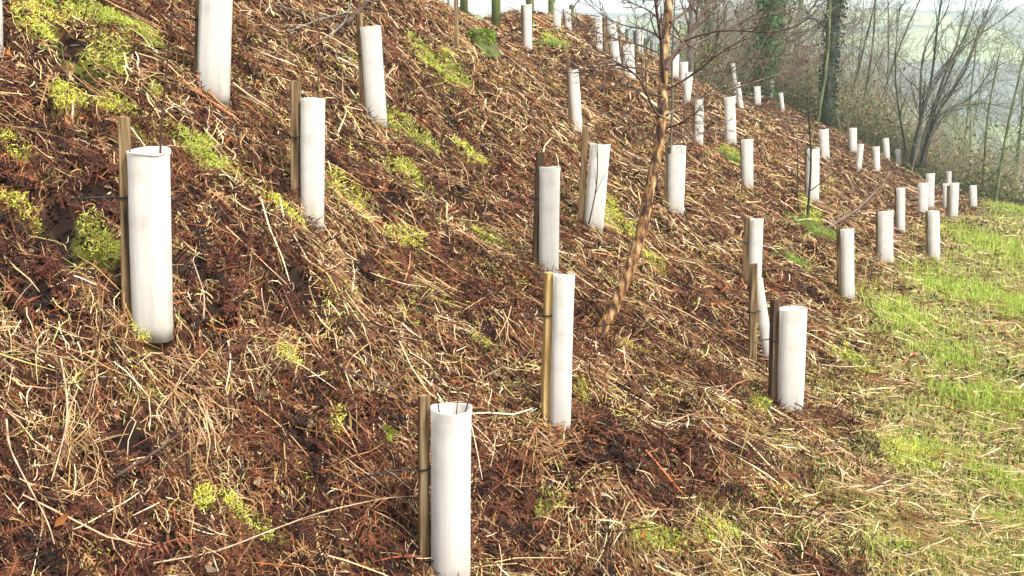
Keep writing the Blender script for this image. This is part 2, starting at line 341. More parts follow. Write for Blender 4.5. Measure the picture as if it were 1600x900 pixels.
def plastic_mat():
    m, nd, lk, b = mat('white_guard_plastic', .55, .3)
    tc = nd.new('ShaderNodeTexCoord')
    mp = nd.new('ShaderNodeMapping'); mp.inputs['Scale'].default_value = (40, 40, .8)
    n1 = nd.new('ShaderNodeTexNoise'); n1.inputs['Scale'].default_value = 4; n1.inputs['Detail'].default_value = 4
    lk.new(tc.outputs['Object'], mp.inputs[0]); lk.new(mp.outputs[0], n1.inputs[0])
    n2 = nd.new('ShaderNodeTexNoise'); n2.inputs['Scale'].default_value = 9; n2.inputs['Detail'].default_value = 9; lk.new(tc.outputs['Object'], n2.inputs[0])
    r1 = ramp(nd, [(.3, (.80,.765,.70)), (.6, (.88,.855,.80))]); lk.new(n1.outputs['Fac'], r1.inputs[0])
    # splashed soil and algae towards the foot, with a ragged edge of its own
    sx = nd.new('ShaderNodeSeparateXYZ'); lk.new(tc.outputs['Object'], sx.inputs[0])
    mr = nd.new('ShaderNodeMapRange'); mr.inputs[1].default_value = 0.0; mr.inputs[2].default_value = .22; mr.inputs[3].default_value = .75; mr.inputs[4].default_value = 0; lk.new(sx.outputs['Z'], mr.inputs[0])
    r2 = ramp(nd, [(.52, (0,0,0)), (.66, (1,1,1))]); lk.new(n2.outputs['Fac'], r2.inputs[0])
    ad = nd.new('ShaderNodeMath'); ad.operation = 'MULTIPLY_ADD'; lk.new(r2.outputs[0], ad.inputs[0]); ad.inputs[1].default_value = .22
    m3 = nd.new('ShaderNodeMath'); m3.operation = 'MULTIPLY'; lk.new(mr.outputs[0], m3.inputs[0]); lk.new(n2.outputs['Fac'], m3.inputs[1]); lk.new(m3.outputs[0], ad.inputs[2])
    mx = nd.new('ShaderNodeMix'); mx.data_type = 'RGBA'; mx.inputs['B'].default_value = (.40,.34,.24,1)
    lk.new(ad.outputs[0], mx.inputs['Factor']); lk.new(r1.outputs[0], mx.inputs['A']); lk.new(mx.outputs['Result'], b.inputs['Base Color'])
    bp = nd.new('ShaderNodeBump'); bp.inputs['Strength'].default_value = .55; bp.inputs['Distance'].default_value = .002
    lk.new(n1.outputs['Fac'], bp.inputs['Height']); lk.new(bp.outputs[0], b.inputs['Normal'])
    t = nd.new('ShaderNodeBsdfTranslucent'); lk.new(mx.outputs['Result'], t.inputs[0])
    ms = nd.new('ShaderNodeMixShader'); ms.inputs[0].default_value = .5
    lk.new(b.outputs[0], ms.inputs[1]); lk.new(t.outputs[0], ms.inputs[2]); lk.new(ms.outputs[0], nd['Material Output'].inputs[0])
    return m
M_plastic = plastic_mat()

# ---------------------------------------------------------------- the ground: one sheet, fine near the camera
def axis(lo, hi, f0, f1, step, grow):
    a = list(np.arange(f0, f1, step)); s = step; x = a[-1]
    while x < hi: s *= grow; x += s; a.append(x)
    s = step; x = f0; b = []
    while x > lo: s *= grow; x -= s; b.append(x)
    return np.array(b[::-1] + a)
ax = axis(-90, 140, -3.6, 4.5, .035, 1.012); ay = axis(-20, 170, 1.2, 9, .035, 1.012)
X, Y = np.meshgrid(ax, ay); Zt = zfine(X, Y)
nx, ny = len(ax), len(ay)
b = Buf(); idx = (np.arange(ny - 1)[:, None] * nx + np.arange(nx - 1)[None])
b.add(np.stack([X, Y, Zt], -1), np.stack([idx, idx + 1, idx + nx + 1, idx + nx], -1).reshape(-1, 4))
m, nd, lk, bs = mat('ground', .95, .1)
tc = nd.new('ShaderNodeTexCoord'); nz = nd.new('ShaderNodeTexNoise'); nz.inputs['Scale'].default_value = 16; nz.inputs['Detail'].default_value = 10; lk.new(tc.outputs['Object'], nz.inputs[0])
r1 = ramp(nd, [(.3, (.012,.006,.004)), (.5, (.04,.018,.010)), (.7, (.10,.05,.026))]); lk.new(nz.outputs['Fac'], r1.inputs[0])
r2 = ramp(nd, [(.3, (.04,.045,.012)), (.5, (.12,.14,.04)), (.7, (.27,.25,.11))]); lk.new(nz.outputs['Fac'], r2.inputs[0])
at_ = nd.new('ShaderNodeAttribute'); at_.attribute_name = 'tint'
mx = nd.new('ShaderNodeMix'); mx.data_type = 'RGBA'; sc_ = nd.new('ShaderNodeSeparateColor'); lk.new(at_.outputs['Color'], sc_.inputs[0]); lk.new(sc_.outputs[0], mx.inputs['Factor']); lk.new(r1.outputs[0], mx.inputs['A']); lk.new(r2.outputs[0], mx.inputs['B'])
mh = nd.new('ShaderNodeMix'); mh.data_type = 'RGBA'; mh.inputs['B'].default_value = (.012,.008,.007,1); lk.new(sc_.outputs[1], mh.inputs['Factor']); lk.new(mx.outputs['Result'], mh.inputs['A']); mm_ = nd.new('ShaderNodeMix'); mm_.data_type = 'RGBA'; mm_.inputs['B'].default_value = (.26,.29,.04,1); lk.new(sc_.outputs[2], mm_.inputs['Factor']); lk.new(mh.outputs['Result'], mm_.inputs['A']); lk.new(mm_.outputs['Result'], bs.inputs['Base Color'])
bp = nd.new('ShaderNodeBump'); bp.inputs['Strength'].default_value = .8; bp.inputs['Distance'].default_value = .03; lk.new(nz.outputs['Fac'], bp.inputs['Height']); lk.new(bp.outputs[0], bs.inputs['Normal'])
gm = np.maximum(sstep(-.2, .6, X - footx(Y) + .5 * (fbm(X * 2, Y * 2, 41) - .5)), sstep(34, 44, Y)).ravel()
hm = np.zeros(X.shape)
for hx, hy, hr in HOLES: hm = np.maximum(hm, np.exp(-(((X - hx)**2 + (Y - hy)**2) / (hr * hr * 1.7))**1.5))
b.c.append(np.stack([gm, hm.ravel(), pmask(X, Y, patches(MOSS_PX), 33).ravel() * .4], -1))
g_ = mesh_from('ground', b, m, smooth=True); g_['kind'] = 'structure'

# far side of the valley
ax2 = np.concatenate([np.arange(-700, 900, 16)]); ay2 = np.arange(110, 1500, 14)
X, Y = np.meshgrid(ax2, ay2)
tt = sstep(150, 760, Y)
Zh = -32 + tt * (114 + 10 * (fbm(X / 260, Y / 260, 61, 2) - .5)) + 26 * (fbm(X / 150, Y / 150, 62, 3) - .5) * sstep(150, 500, Y) * (1 - sstep(600, 800, Y)) + .01 * X - np.maximum(Y - 900, 0) * .05
b = Buf(); nx = len(ax2); ny = len(ay2); idx = (np.arange(ny - 1)[:, None] * nx + np.arange(nx - 1)[None])
b.add(np.stack([X, Y, Zh], -1), np.stack([idx, idx + 1, idx + nx + 1, idx + nx], -1).reshape(-1, 4))
m, nd, lk, bs = mat('far_fields', .95, .05)
tc = nd.new('ShaderNodeTexCoord'); vo = nd.new('ShaderNodeTexVoronoi'); vo.inputs['Scale'].default_value = .011; vo.inputs['Randomness'].default_value = .9; lk.new(tc.outputs['Object'], vo.inputs[0])
r = ramp(nd, [(.0, (.12,.16,.06)), (.25, (.17,.22,.08)), (.4, (.09,.10,.07)), (.55, (.20,.24,.10)), (.7, (.05,.055,.065)), (1, (.04,.05,.05))]); r.color_ramp.interpolation = 'CONSTANT'
sp = nd.new('ShaderNodeSeparateColor'); lk.new(vo.outputs['Color'], sp.inputs[0]); lk.new(sp.outputs[0], r.inputs[0])
v2 = nd.new('ShaderNodeTexVoronoi'); v2.feature = 'DISTANCE_TO_EDGE'; v2.inputs['Scale'].default_value = .011; v2.inputs['Randomness'].default_value = .9; lk.new(tc.outputs['Object'], v2.inputs[0])
r2 = ramp(nd, [(.02, (1,1,1)), (.05, (0,0,0))]); lk.new(v2.outputs['Distance'], r2.inputs[0])
mx = nd.new('ShaderNodeMix'); mx.data_type = 'RGBA'; mx.inputs['B'].default_value = (.03,.045,.03,1); lk.new(r2.outputs[0], mx.inputs['Factor']); lk.new(r.outputs[0], mx.inputs['A']); lk.new(mx.outputs['Result'], bs.inputs['Base Color'])
h_ = mesh_from('hills', b, m, smooth=True); h_['kind'] = 'structure'

# damp air over the valley
hb = Buf(); x0, x1, y0, y1, zA, zB = -760, 960, -60, 1540, -60, 140
hb.add([(x0,y0,zA),(x1,y0,zA),(x1,y1,zA),(x0,y1,zA),(x0,y0,zB),(x1,y0,zB),(x1,y1,zB),(x0,y1,zB)], [(0,3,2,1),(4,5,6,7),(0,1,5,4),(1,2,6,5),(2,3,7,6),(3,0,4,7)])
m = bpy.data.materials.new('haze'); m.use_nodes = True; nd = m.node_tree.nodes; nd.clear()
o = nd.new('ShaderNodeOutputMaterial'); pv = nd.new('ShaderNodeVolumePrincipled'); pv.inputs['Density'].default_value = .0013; pv.inputs['Color'].default_value = (.79,.87,.82,1); pv.inputs['Anisotropy'].default_value = .1
m.node_tree.links.new(pv.outputs[0], o.inputs['Volume'])
hz = mesh_from('haze', hb, m); hz['kind'] = 'stuff'; tag(hz, 'pale damp haze filling the valley air', 'haze')

# ---------------------------------------------------------------- tree guards: sleeve, stake, tie
def stake(par, org, pa, pb, w, mm):
    d = pa - pb; L = np.linalg.norm(d); d = d / L
    s = np.cross(d, [0, 1, 0]); s /= np.linalg.norm(s); f = np.cross(s, d)
    rot = random.uniform(-.35, .35); s, f = s * math.cos(rot) + f * math.sin(rot), f * math.cos(rot) - s * math.sin(rot)
    rows = 9; B = Buf(); vs = []
    for i in range(rows):
        c = pb + d * L * i / (rows - 1); k = 1 + random.uniform(-.05, .05)
        c = c + s * random.uniform(-.001, .001)
        for (a, e) in ((1,.8),(.8,1),(-.8,1),(-1,.8),(-1,-.8),(-.8,-1),(.8,-1),(1,-.8)):
            vs.append(c + s * a * w/2 * k + f * e * w/2 * k)
    top = pa + d * .004 + s * .002; vs.append(top)
    q = [(i*8+j, i*8+(j+1)%8, i*8+8+(j+1)%8, i*8+8+j) for i in range(rows-1) for j in range(8)]
    B.add(vs, q); B.f.append(np.array([[(rows-1)*8+j, (rows-1)*8+(j+1)%8, rows*8] for j in range(8)]))
    return mesh_from('stake', B, mm, par, origin=org)
SLEEVES = []
def guard(k, g):
    tx, ty, bx, by, w, d, stk, tie, label = g
    Yd = BASE[k]; base = at(bx, by, Yd); top = at(tx, ty, Yd - (.05 if k == 22 else 0))
    zg = float(zfine(base[0], base[1])); sink = min(max(base[2] - zg, 0), .2) + (.006 if k == 2 else .025)
    ax_ = top - base; ax_ /= np.linalg.norm(ax_)
    wd = w * Yd / F * 1.0; SLEEVES.append((base[0], base[1], wd, top[2]))
    t = thing('tree_guard', label, 'tree guard', base, 'white tree guards planted over the bracken bank')
    rx = wd / 2; ry = min(rx * .8, .05) if rx > .03 else rx
    if k == 1: ry = rx * .95
    B = Buf(); NS, NR = 40, 14; L = np.linalg.norm(top - base) + sink
    s = np.cross(ax_, [0, 1, 0]); s /= np.linalg.norm(s); f = np.cross(s, ax_)
    ph = random.uniform(0, 6)
    th = np.arange(NS) / NS * 2 * np.pi
    rows = []
    zsn = np.concatenate([np.linspace(0, L - .03, NR), [L - .012, L - .004, L]])
    ridge = {2: .008, 3: .03}.get(k, .004); pw = 1.0 if k in (1,) else .72
    cx_, sy_ = np.sign(np.cos(th)) * np.abs(np.cos(th))**pw, np.sign(np.sin(th)) * np.abs(np.sin(th))**pw
    nrm_ = 1.0; yaw = random.uniform(-.25, .25); seam = .03 * np.exp(-((th - 4.1 - random.uniform(-.3, .3)) / .07)**2)
    for i, h in enumerate(zsn):
        fl = 1.0 + ((.05 if k == 2 else .028) if h > L - .006 else .012 if h > L - .02 else 0)
        fl *= 1 + .006 * math.sin(h * 9 + ph)
        rr = fl * (1 + ridge * np.cos(th * 9 + ph) + .008 * np.sin(th * 2 + h * 7 + ph) + .006 * np.sin(th * 3 - h * 11) + seam)
        dz = 0
        if h == L: dz = .004 * np.sin(th * 2 + ph) + (.014 * np.sin(th) + .006 * np.cos(2 * th + 1) if k == 2 else 0)
        P_ = (base - ax_ * sink) + ax_ * h
        rows.append(P_[None] + s[None] * (rx * rr * cx_)[:, None] + f[None] * (ry * rr * sy_)[:, None] + ax_[None] * (np.ones(NS) * dz)[:, None])
    R = np.array(rows); nr = len(rows)
    cen = (base - ax_ * sink)[None, None] + ax_[None, None] * zsn[:, None, None]
    R2 = cen + (R - cen) * (1 - .003 / max(rx, .01))
    R2[:, :] = R2
    V = np.concatenate([R.reshape(-1, 3), R2.reshape(-1, 3)])
    i = np.arange(nr - 1)[:, None] * NS; j = np.arange(NS)[None]; j2 = (j + 1) % NS
    q = np.stack([i+j, i+j2, i+NS+j2, i+NS+j], -1).reshape(-1, 4); off = nr * NS
    q2 = q[:, ::-1] + off
    jj = np.arange(NS); kk = (jj + 1) % NS; a = (nr - 1) * NS
    rim = np.stack([a+jj, a+kk, a+kk+off, a+jj+off], -1); bot = np.stack([jj+off, kk+off, kk, jj], -1)
    B.add(V, np.concatenate([q, q2, rim, bot]))
    # welded seam strip down the face
    mesh_from('sleeve', B, M_plastic, t, smooth=True, origin=base)
    if stk:
        sx, sy, ex, ey, sw = stk; w_ = sw * Yd / F
        Ys = Yd + .01 if k != 22 else Yd - .06
        pa = at(sx, sy, Ys); pb = at(ex, ey, Ys)
        zz = float(zfine(pb[0], pb[1])); dd = (pa - pb) / np.linalg.norm(pa - pb)
        ext = max(pb[2] - zz, 0) + .06; pb = pb - dd * ext / max(dd[2], .3)
        mm = M_woody if k == 9 else M_woodd if k in (8, 23) else M_wood
        stake(t, base, pa, pb, w_, mm)
        if tie:
            q = at(sx + (ex - sx) * (tie - sy) / (ey - sy), tie, Ys)
            B = Buf(); th = np.linspace(0, 2*np.pi, 17); rr = w_ * .68
            B.tube(np.stack([q[0] + rr*np.cos(th), q[1] + rr*np.sin(th), q[2] + .002*np.cos(th)], -1), .0035, 5)
            tl = {1: .17, 2: .11, 4: .06, 5: .04, 8: .05, 9: .08, 23: .10, 21: .06, 22: .06, 3: .08}.get(k, .06)
            B.tube([q + [-rr, -.003, 0], q + [-rr - tl*.4, -.03, .002], q + [-rr - tl, -.09, .002]], [.0035, .0032, .0028], 5)
            B.tube([q + [rr*.8, -rr*.4, 0], q + [rr + .012, -rr*.2, -.002]], .003, 5)
            mesh_from('tie', B, M_tie, t, smooth=True, origin=base)
    return t, base, top
INFO = {}
for k, g in G.items(): INFO[k] = guard(k, g)

# ---------------------------------------------------------------- bare woody plants
def wander(p, d, L, segs, wob, bend=(0, 0, 0)):
    pts = [np.array(p, float)]; d = np.array(d, float); d /= np.linalg.norm(d)
    for i in range(segs):
        d = d + RNG.normal(0, wob, 3) + np.array(bend) / segs; d /= np.linalg.norm(d)
        pts.append(pts[-1] + d * L / segs)
    return np.array(pts), d
def twigs(B, pts, r0, depth, nk, ratio, spread=.8, wob=.12, bend=(0,0,.1), sides=4, minr=.0012, lenf=None, start=.2):
    pts = np.asarray(pts); seg = np.linalg.norm(np.diff(pts, axis=0), axis=1); L = seg.sum(); cum = np.concatenate([[0], np.cumsum(seg)]) / L
    for i in range(nk):
        u = start + (1 - start) * (i + RNG.random()) / nk
        p = np.array([np.interp(u, cum, pts[:, a]) for a in range(3)])
        j = min(int(np.searchsorted(cum, u)), len(pts) - 1); d = pts[j] - pts[j-1]; d = d / (np.linalg.norm(d) + 1e-9)
        dd = d + RNG.normal(0, spread, 3); dd /= np.linalg.norm(dd)
        l = L * ratio * (1.15 - .6 * u) * RNG.uniform(.6, 1.3); r = max(r0 * (1 - .65 * u) * .55, minr)
        q, _ = wander(p, dd, l, 4, wob, bend)
        B.tube(q, np.linspace(r, max(r * .35, minr * .6), 5), sides, cap=False)
        if depth > 1: twigs(B, q, r, depth - 1, max(2, int(nk * .6)), ratio, spread, wob, bend, 3, minr, None, .15)
def px_path(lst, Y0, Y1=None):
    Y1 = Y0 if Y1 is None else Y1; m = len(lst)
    return np.array([at(x, y, Y0 + (Y1 - Y0) * i / (m - 1)) for i, (x, y) in enumerate(lst)])
def densify(p, k=4):
    p = np.asarray(p); t = np.arange(len(p)); tt = np.linspace(0, len(p) - 1, (len(p) - 1) * k + 1)
    out = np.stack([np.interp(tt, t, p[:, a]) for a in range(3)], -1)
    for _ in range(2): out[1:-1] = (out[:-2] + out[1:-1] * 2 + out[2:]) / 4
    return out

# birch
bp0 = hit(940, 522); BY = bp0[1]
BY -= .12
t = thing('birch_tree', 'slender young birch with peeling orange bark curving up from the bank', 'tree', bp0)
tp = densify(px_path([(932,535),(940,520),(958,482),(982,425),(1003,365),(1013,305),(1026,245),(1034,190),(1036,130),(1038,80),(1043,30),(1047,-20),(1055,-120),(1050,-260),(1062,-420)], BY, BY + .25), 4)
lst = np.linspace(0, 1, len(tp)); rr = np.interp(lst, [0, .05, .12, .4, .75, 1], np.array([24, 14, 10, 8.3, 6.8, 2.5])) * BY / F
rr = rr * (1 + .06 * RNG.normal(0, 1, len(rr)))
B = Buf(); B.tube(tp, rr, 14); mesh_from('trunk', B, M_birch, t, smooth=True, origin=bp0)
BR = [([(1040,108),(1048,92),(1062,75),(1078,55),(1092,30),(1108,5),(1128,-30),(1150,-90)], 4.6, .1),
      ([(1037,128),(1035,105),(1034,70),(1030,45),(1026,20),(1022,-10),(1008,-70)], 3.6, -.15),
      ([(1037,184),(1024,178),(1012,150),(1000,122),(978,105),(950,90),(925,70),(905,45)], 2.3, -.4),
      ([(1035,152),(1018,147),(985,137),(950,124),(930,108),(910,84)], 2.0, .3),
      ([(1042,180),(1060,168),(1090,153),(1130,143),(1180,128),(1232,110),(1278,96)], 2.0, .5),
      ([(1042,200),(1062,194),(1082,180),(1100,168)], 1.8, -.3),
      ([(1042,140),(1068,126),(1092,110),(1130,78),(1165,60),(1200,55)], 1.7, -.5),
      ([(1062,78),(1105,60),(1150,35),(1190,26),(1240,12)], 1.9, .4),
      ([(1070,64),(1100,52),(1145,46),(1205,53),(1245,42),(1275,20),(1300,-10)], 1.6, -.4),
      ([(1047,35),(1075,15),(1098,-4),(1130,-20)], 2.2, .3),
      ([(1036,62),(1010,45),(980,42),(950,30),(920,8),(900,-20)], 1.6, .3),
      ([(1034,85),(1000,70),(965,62),(930,50),(890,22)], 1.5, -.3),
      ([(1038,40),(1015,15),(985,5),(955,-15)], 1.6, -.2),
      ([(1043,230),(1075,215),(1100,206),(1130,200)], 1.3, .3),
      ([(1030,225),(1010,212),(985,190),(970,165)], 1.2, -.3),
      ([(1034,118),(1000,108),(960,100),(915,110),(880,120)], 1.3, .1),
      ([(1046,52),(1100,85),(1150,100),(1215,95),(1260,70)], 1.4, .2),
      ([(1048,-60),(1000,-110),(930,-150)], 2.4, .6), ([(1052,-100),(1110,-170),(1180,-210)], 2.4, -.6), ([(1050,-200),(990,-270)], 2, .3), ([(1052,-230),(1120,-310)], 2, .3)]
for pth, r, dy in BR:
    q = densify(px_path(pth, BY + .08, BY + dy * 1.6), 3)
    r0 = r * BY / F * 1.0; B = Buf(); B.tube(q, np.linspace(r0, r0 * .25, len(q)), 6, cap=False)
    twigs(B, q, r0, 2, 15, .30, .5, .12, (0, 0, .1), 4, .0015)
    mesh_from('branch', B, M_btwig, t, smooth=True, origin=bp0)

def sapling(label, path, Y, r, twn=3, mm=M_twig, name='sapling', cat='sapling', group=None, ratio=.25):
    q = densify(px_path(path, Y), 3); B = Buf(); r0 = r * Y / F
    B.tube(q, np.linspace(r0, r0 * .4, len(q)), 6)
    if twn: twigs(B, q, r0, 1, twn, ratio, .6, .1, (0,0,.1), 4, .001)
    o = mesh_from(name, B, mm, smooth=True, origin=q[0]); o.location = q[0]; return tag(o, label, cat, group)
Y2 = INFO[2][1][1]
sapling('tall bare sapling with side twigs rising from the leftmost tree guard', [(250,250),(252,200),(256,150),(262,90),(268,30),(272,-20),(276,-80)], Y2, 1.7, 7)
Y1 = INFO[1][1][1]
sapling('dark thin stem poking out of the nearest tree guard, left of its three shoots', [(688,660),(684,625),(678,590),(676,560)], Y1, 1.4, 1)
sapling('short straight shoot in the middle of the nearest tree guard mouth', [(712,660),(715,625),(719,600)], Y1, 1.2, 0)
sapling('reddish forked shoot leaning right out of the nearest tree guard', [(722,660),(734,620),(748,585),(762,540)], Y1, 1.6, 2)
sapling('faint upright sapling above the tree guard with the dark brown stake', [(497,165),(497,120),(499,60),(497,20)], INFO[4][1][1], 1.3, 3)
Y7 = INFO[7][1][1]
sapling('thin dark twig with short side shoots crossing the tilted tree guard', [(920,350),(928,315),(933,285),(934,240),(932,215),(938,190)], Y7 - .25, 1.3, 5, ratio=.3)
Y14 = INFO[14][1][1]
p = hit(1261, 345)
sapling('dark mossy sapling standing in front of a tree guard in mid slope', [(1261,350),(1263,320),(1267,270),(1267,225),(1263,180),(1262,140)], p[1], 2.1, 6, M_barkd)
sapling('dead brown bracken stalk left of the mossy sapling', [(1245,318),(1247,270),(1246,215)], hit(1245, 318)[1], 1.6, 2)
sapling('pale slender stem standing behind the birch trunk on its right', [(1046,240),(1050,190),(1051,150),(1049,100),(1053,40),(1056,-40)], BY + 1.4, 2.6, 2, M_bark)
# lone stake
p = hit(714, 84); t = thing('lone_stake', 'lone thin wooden stake without a guard, left of the mossy stump', 'stake', p)
stake(t, p, at(712, -40, p[1]), p - [0, 0, .08], 6.5 * p[1] / F, M_wood)
# branches lying on the bank
def lying(label, path, r, far=None, mm=M_twig, tw=3, name='fallen_branch'):
    if mm is M_paletwig: r *= .72
    q = []
    for (x, y) in path:
        h = hit(x, y, zfine); 
        if h is None: h = at(x, y, q[-1][1])
        q.append(at(x, y, h[1] - .01) + [0, 0, 0])
    q = np.array(q)
    # spread depth evenly between the ends so that the branch is one smooth limb
    Ys = np.linspace(q[0][1], q[-1][1], len(q)); Ys = np.minimum(Ys - .04 - .015 * Ys, q[:, 1] - .04 - .012 * q[:, 1])
    if far: Ys = np.linspace(Ys[0], Ys[0] + far, len(path))
    q = densify(np.array([at(x, y, Ys[i]) for i, (x, y) in enumerate(path)]), 4)
    r0 = r * q[0][1] / F; B = Buf(); B.tube(q, np.linspace(r0, r0 * .55, len(q)) * (1 + .08 * RNG.normal(0, 1, len(q))), 7)
    if tw: twigs(B, q, r0, 1, tw, .2, .6, .12, (0,0,0), 4, .001)
    o = mesh_from(name, B, mm, smooth=True, origin=q[0]); o.location = q[0]; return tag(o, label, 'branch')
lying('long fallen branch curving up to the right in front of the mid-slope guards', [(1283,362),(1310,346),(1340,328),(1362,305),(1380,288),(1390,268)], 3.0, 1.0, M_btwig)
lying('thick dark branch sticking up at the top of the bank beside the leaning guard', [(540,38),(552,25),(565,12),(580,-4),(590,-20)], 5, mm=M_twig)
lying('dark mossy stick lying across the litter left of the tall yellow-staked guard', [(528,572),(560,586),(595,600),(625,616),(640,640)], 2.6)
lying('bleached crooked white stick on the litter between two guards on the upper left', [(528,207),(538,185),(542,172),(536,155),(535,120)], 2.4, mm=M_paletwig, tw=0)
lying('short bleached twig on brown litter at the upper left', [(112,186),(114,172),(113,160)], 3, mm=M_paletwig, tw=0)
lying('long pale stem arching over the litter at the lower left', [(10,655),(14,700),(40,750),(75,815),(85,850)], 2.4, mm=M_paletwig, tw=0)
lying('pale bent stem hanging down the bank at the left edge middle', [(95,560),(106,620),(104,665),(90,720),(80,752)], 2.2, mm=M_paletwig, tw=0)
lying('straight brown stick lying slanted in the lower left litter', [(180,745),(225,718),(265,690),(300,660)], 3, mm=M_twig, tw=1)
lying('thin light stem looping beside the big left tree guard', [(318,498),(320,460),(306,420),(300,405),(312,394)], 1.7, mm=M_paletwig, tw=0)
lying('long curved brown stem lying from the lower left towards the nearest guard', [(240,880),(340,862),(420,830),(500,800),(600,778),(650,775)], 2.2, mm=M_paletwig, tw=1)
for i, pth in enumerate([[(430,8),(480,22),(530,40)],[(450,50),(500,30),(548,18)],[(470,-5),(500,25),(545,50)],[(510,60),(540,35),(550,-5)]]):
    lying(['pale dead stick uppermost in the branch pile at the top','grey stick crossing the branch pile at the top','brown stick slanting down through the branch pile at the top','cut end stick at the right side of the branch pile at the top'][i], pth, 2.2, mm=M_bark, tw=5)

# fallen oak-brown leaves: separate loose leaves seen in the foreground are part of the litter below
# mossy stump
p = hit(752, 76); t = thing('tree_stump', 'mossy old tree stump near the crest between the lone stake and a guard', 'stump', p)
B = Buf(); th = np.arange(24) / 24 * 2*np.pi; rows = []; rad = 20 * p[1] / F
for i, (h, k) in enumerate([(-.1,1.25),(0,1.15),(.08,1.02),(.16,1.0),(.2,.95),(.215,.7),(.20,.3)]):
    r = rad * k * (1 + .12*np.sin(th*3+1) + .07*np.sin(th*7+i) + .05*RNG.normal(0,1,24))
    rows.append(np.stack([r*np.cos(th), r*np.sin(th)*.8, h*rad*6 + .1*rad*np.sin(th*2) + .06*rad*RNG.normal(0,1,24)], -1) + p)
V = np.concatenate(rows); i = np.arange(6)[:,None]*24; j = np.arange(24)[None]; q = np.stack([i+j, i+(j+1)%24, i+24+(j+1)%24, i+24+j], -1).reshape(-1,4)
B.add(V, q); B.add([rows[-1].mean(0)], np.zeros((0,4))); B.f.append(np.array([[144+k, 144+(k+1)%24, 168] for k in range(24)]))
mesh_from('wood', B, M_postg, t, smooth=True, origin=p)
def leafcloud(B, P_, size, col, cvar=.25, up=.3):
    m = len(P_); a = RNG.normal(0, 1, (m, 3)); a /= np.linalg.norm(a, axis=1, keepdims=True)
    b_ = RNG.normal(0, 1, (m, 3)); b_[:, 2] += up; b_ -= (b_ * a).sum(1, keepdims=True) * a; b_ /= np.linalg.norm(b_, axis=1, keepdims=True)
    s = size * RNG.uniform(.6, 1.4, (m, 1)); c = P_
    V = np.stack([c - a*s*.5, c - b_*s*.32, c + a*s*.5, c + b_*s*.32], 1)
    q = np.arange(m*4).reshape(m, 4)
    cc = np.asarray(col)[None] * (1 + cvar * RNG.normal(0, 1, (m, 1))) * (1 + .1 * RNG.normal(0, 1, (m, 3))); cc = np.clip(cc, .004, .9)
    B.add(V, q, np.repeat(cc, 4, 0))
B = Buf(); m_ = 2600; th_ = RNG.uniform(0, 6.28, m_); r_ = rad * np.sqrt(RNG.random(m_)) * 1.1; hz_ = np.where(r_ > rad * .85, RNG.uniform(.3, 1.25, m_) * rad, 1.28 * rad)
leafcloud(B, np.stack([p[0] + r_*np.cos(th_), p[1] + r_*np.sin(th_)*.8, p[2] + hz_ + RNG.normal(0, .006, m_)], -1), .022, (.22,.30,.04))
mesh_from('moss', B, M_green, t, origin=p)

# fence along the crest
PX = [(725,6,-120,12),(775,18,-60,14),(828,30,-22,13),(862,40,-4,11),(893,48,8,8),(920,55,24,7),(945,62,28,7),(963,64,38,6),(979,67,46,6),(992,68,48,5),(1008,72,60,5),(1018,74,63,4.5),(1030,78,68,4)]
ft = None; tops = []
for (x, yb, yt, w) in PX:
    Yd = F * 3.0 / (1120 - x)
    pb = at(x, yb, Yd); pt = at(x, yt, Yd); zg = float(z0(pb[0], pb[1])) - .15
    if ft is None: ft = thing('fence', 'post and wire fence with green mossy posts along the crest', 'fence', pb); fo_ = pb.copy()
    B = Buf(); r = w * Yd / F / 2; low = min(zg, pb[2] - .3)
    B.tube([[pb[0], Yd, low], [pb[0], Yd, (low + pt[2]) / 2], [pt[0], Yd, pt[2] - .01], [pt[0], Yd, pt[2]]], [r, r*1.03, r, r*.93], 10)
    mesh_from('post', B, M_postg, ft, smooth=True, origin=fo_); tops.append(pt)
m_wire = noise_mat('rusty_wire', [(.3, (.12,.11,.10)), (.7, (.22,.2,.18))], rough=.6)
for dz in (.08, .25, .40, .52):
    B = Buf(); L_ = []
    for a, c in zip(tops[:-1], tops[1:]):
        for u in np.linspace(0, 1, 5)[:-1]: q = a * (1-u) + c * u; L_.append(q - [0, .03, dz + .02 * math.sin(math.pi * u)])
    B.tube(L_, .003, 4); mesh_from('wire', B, m_wire, ft, origin=fo_)

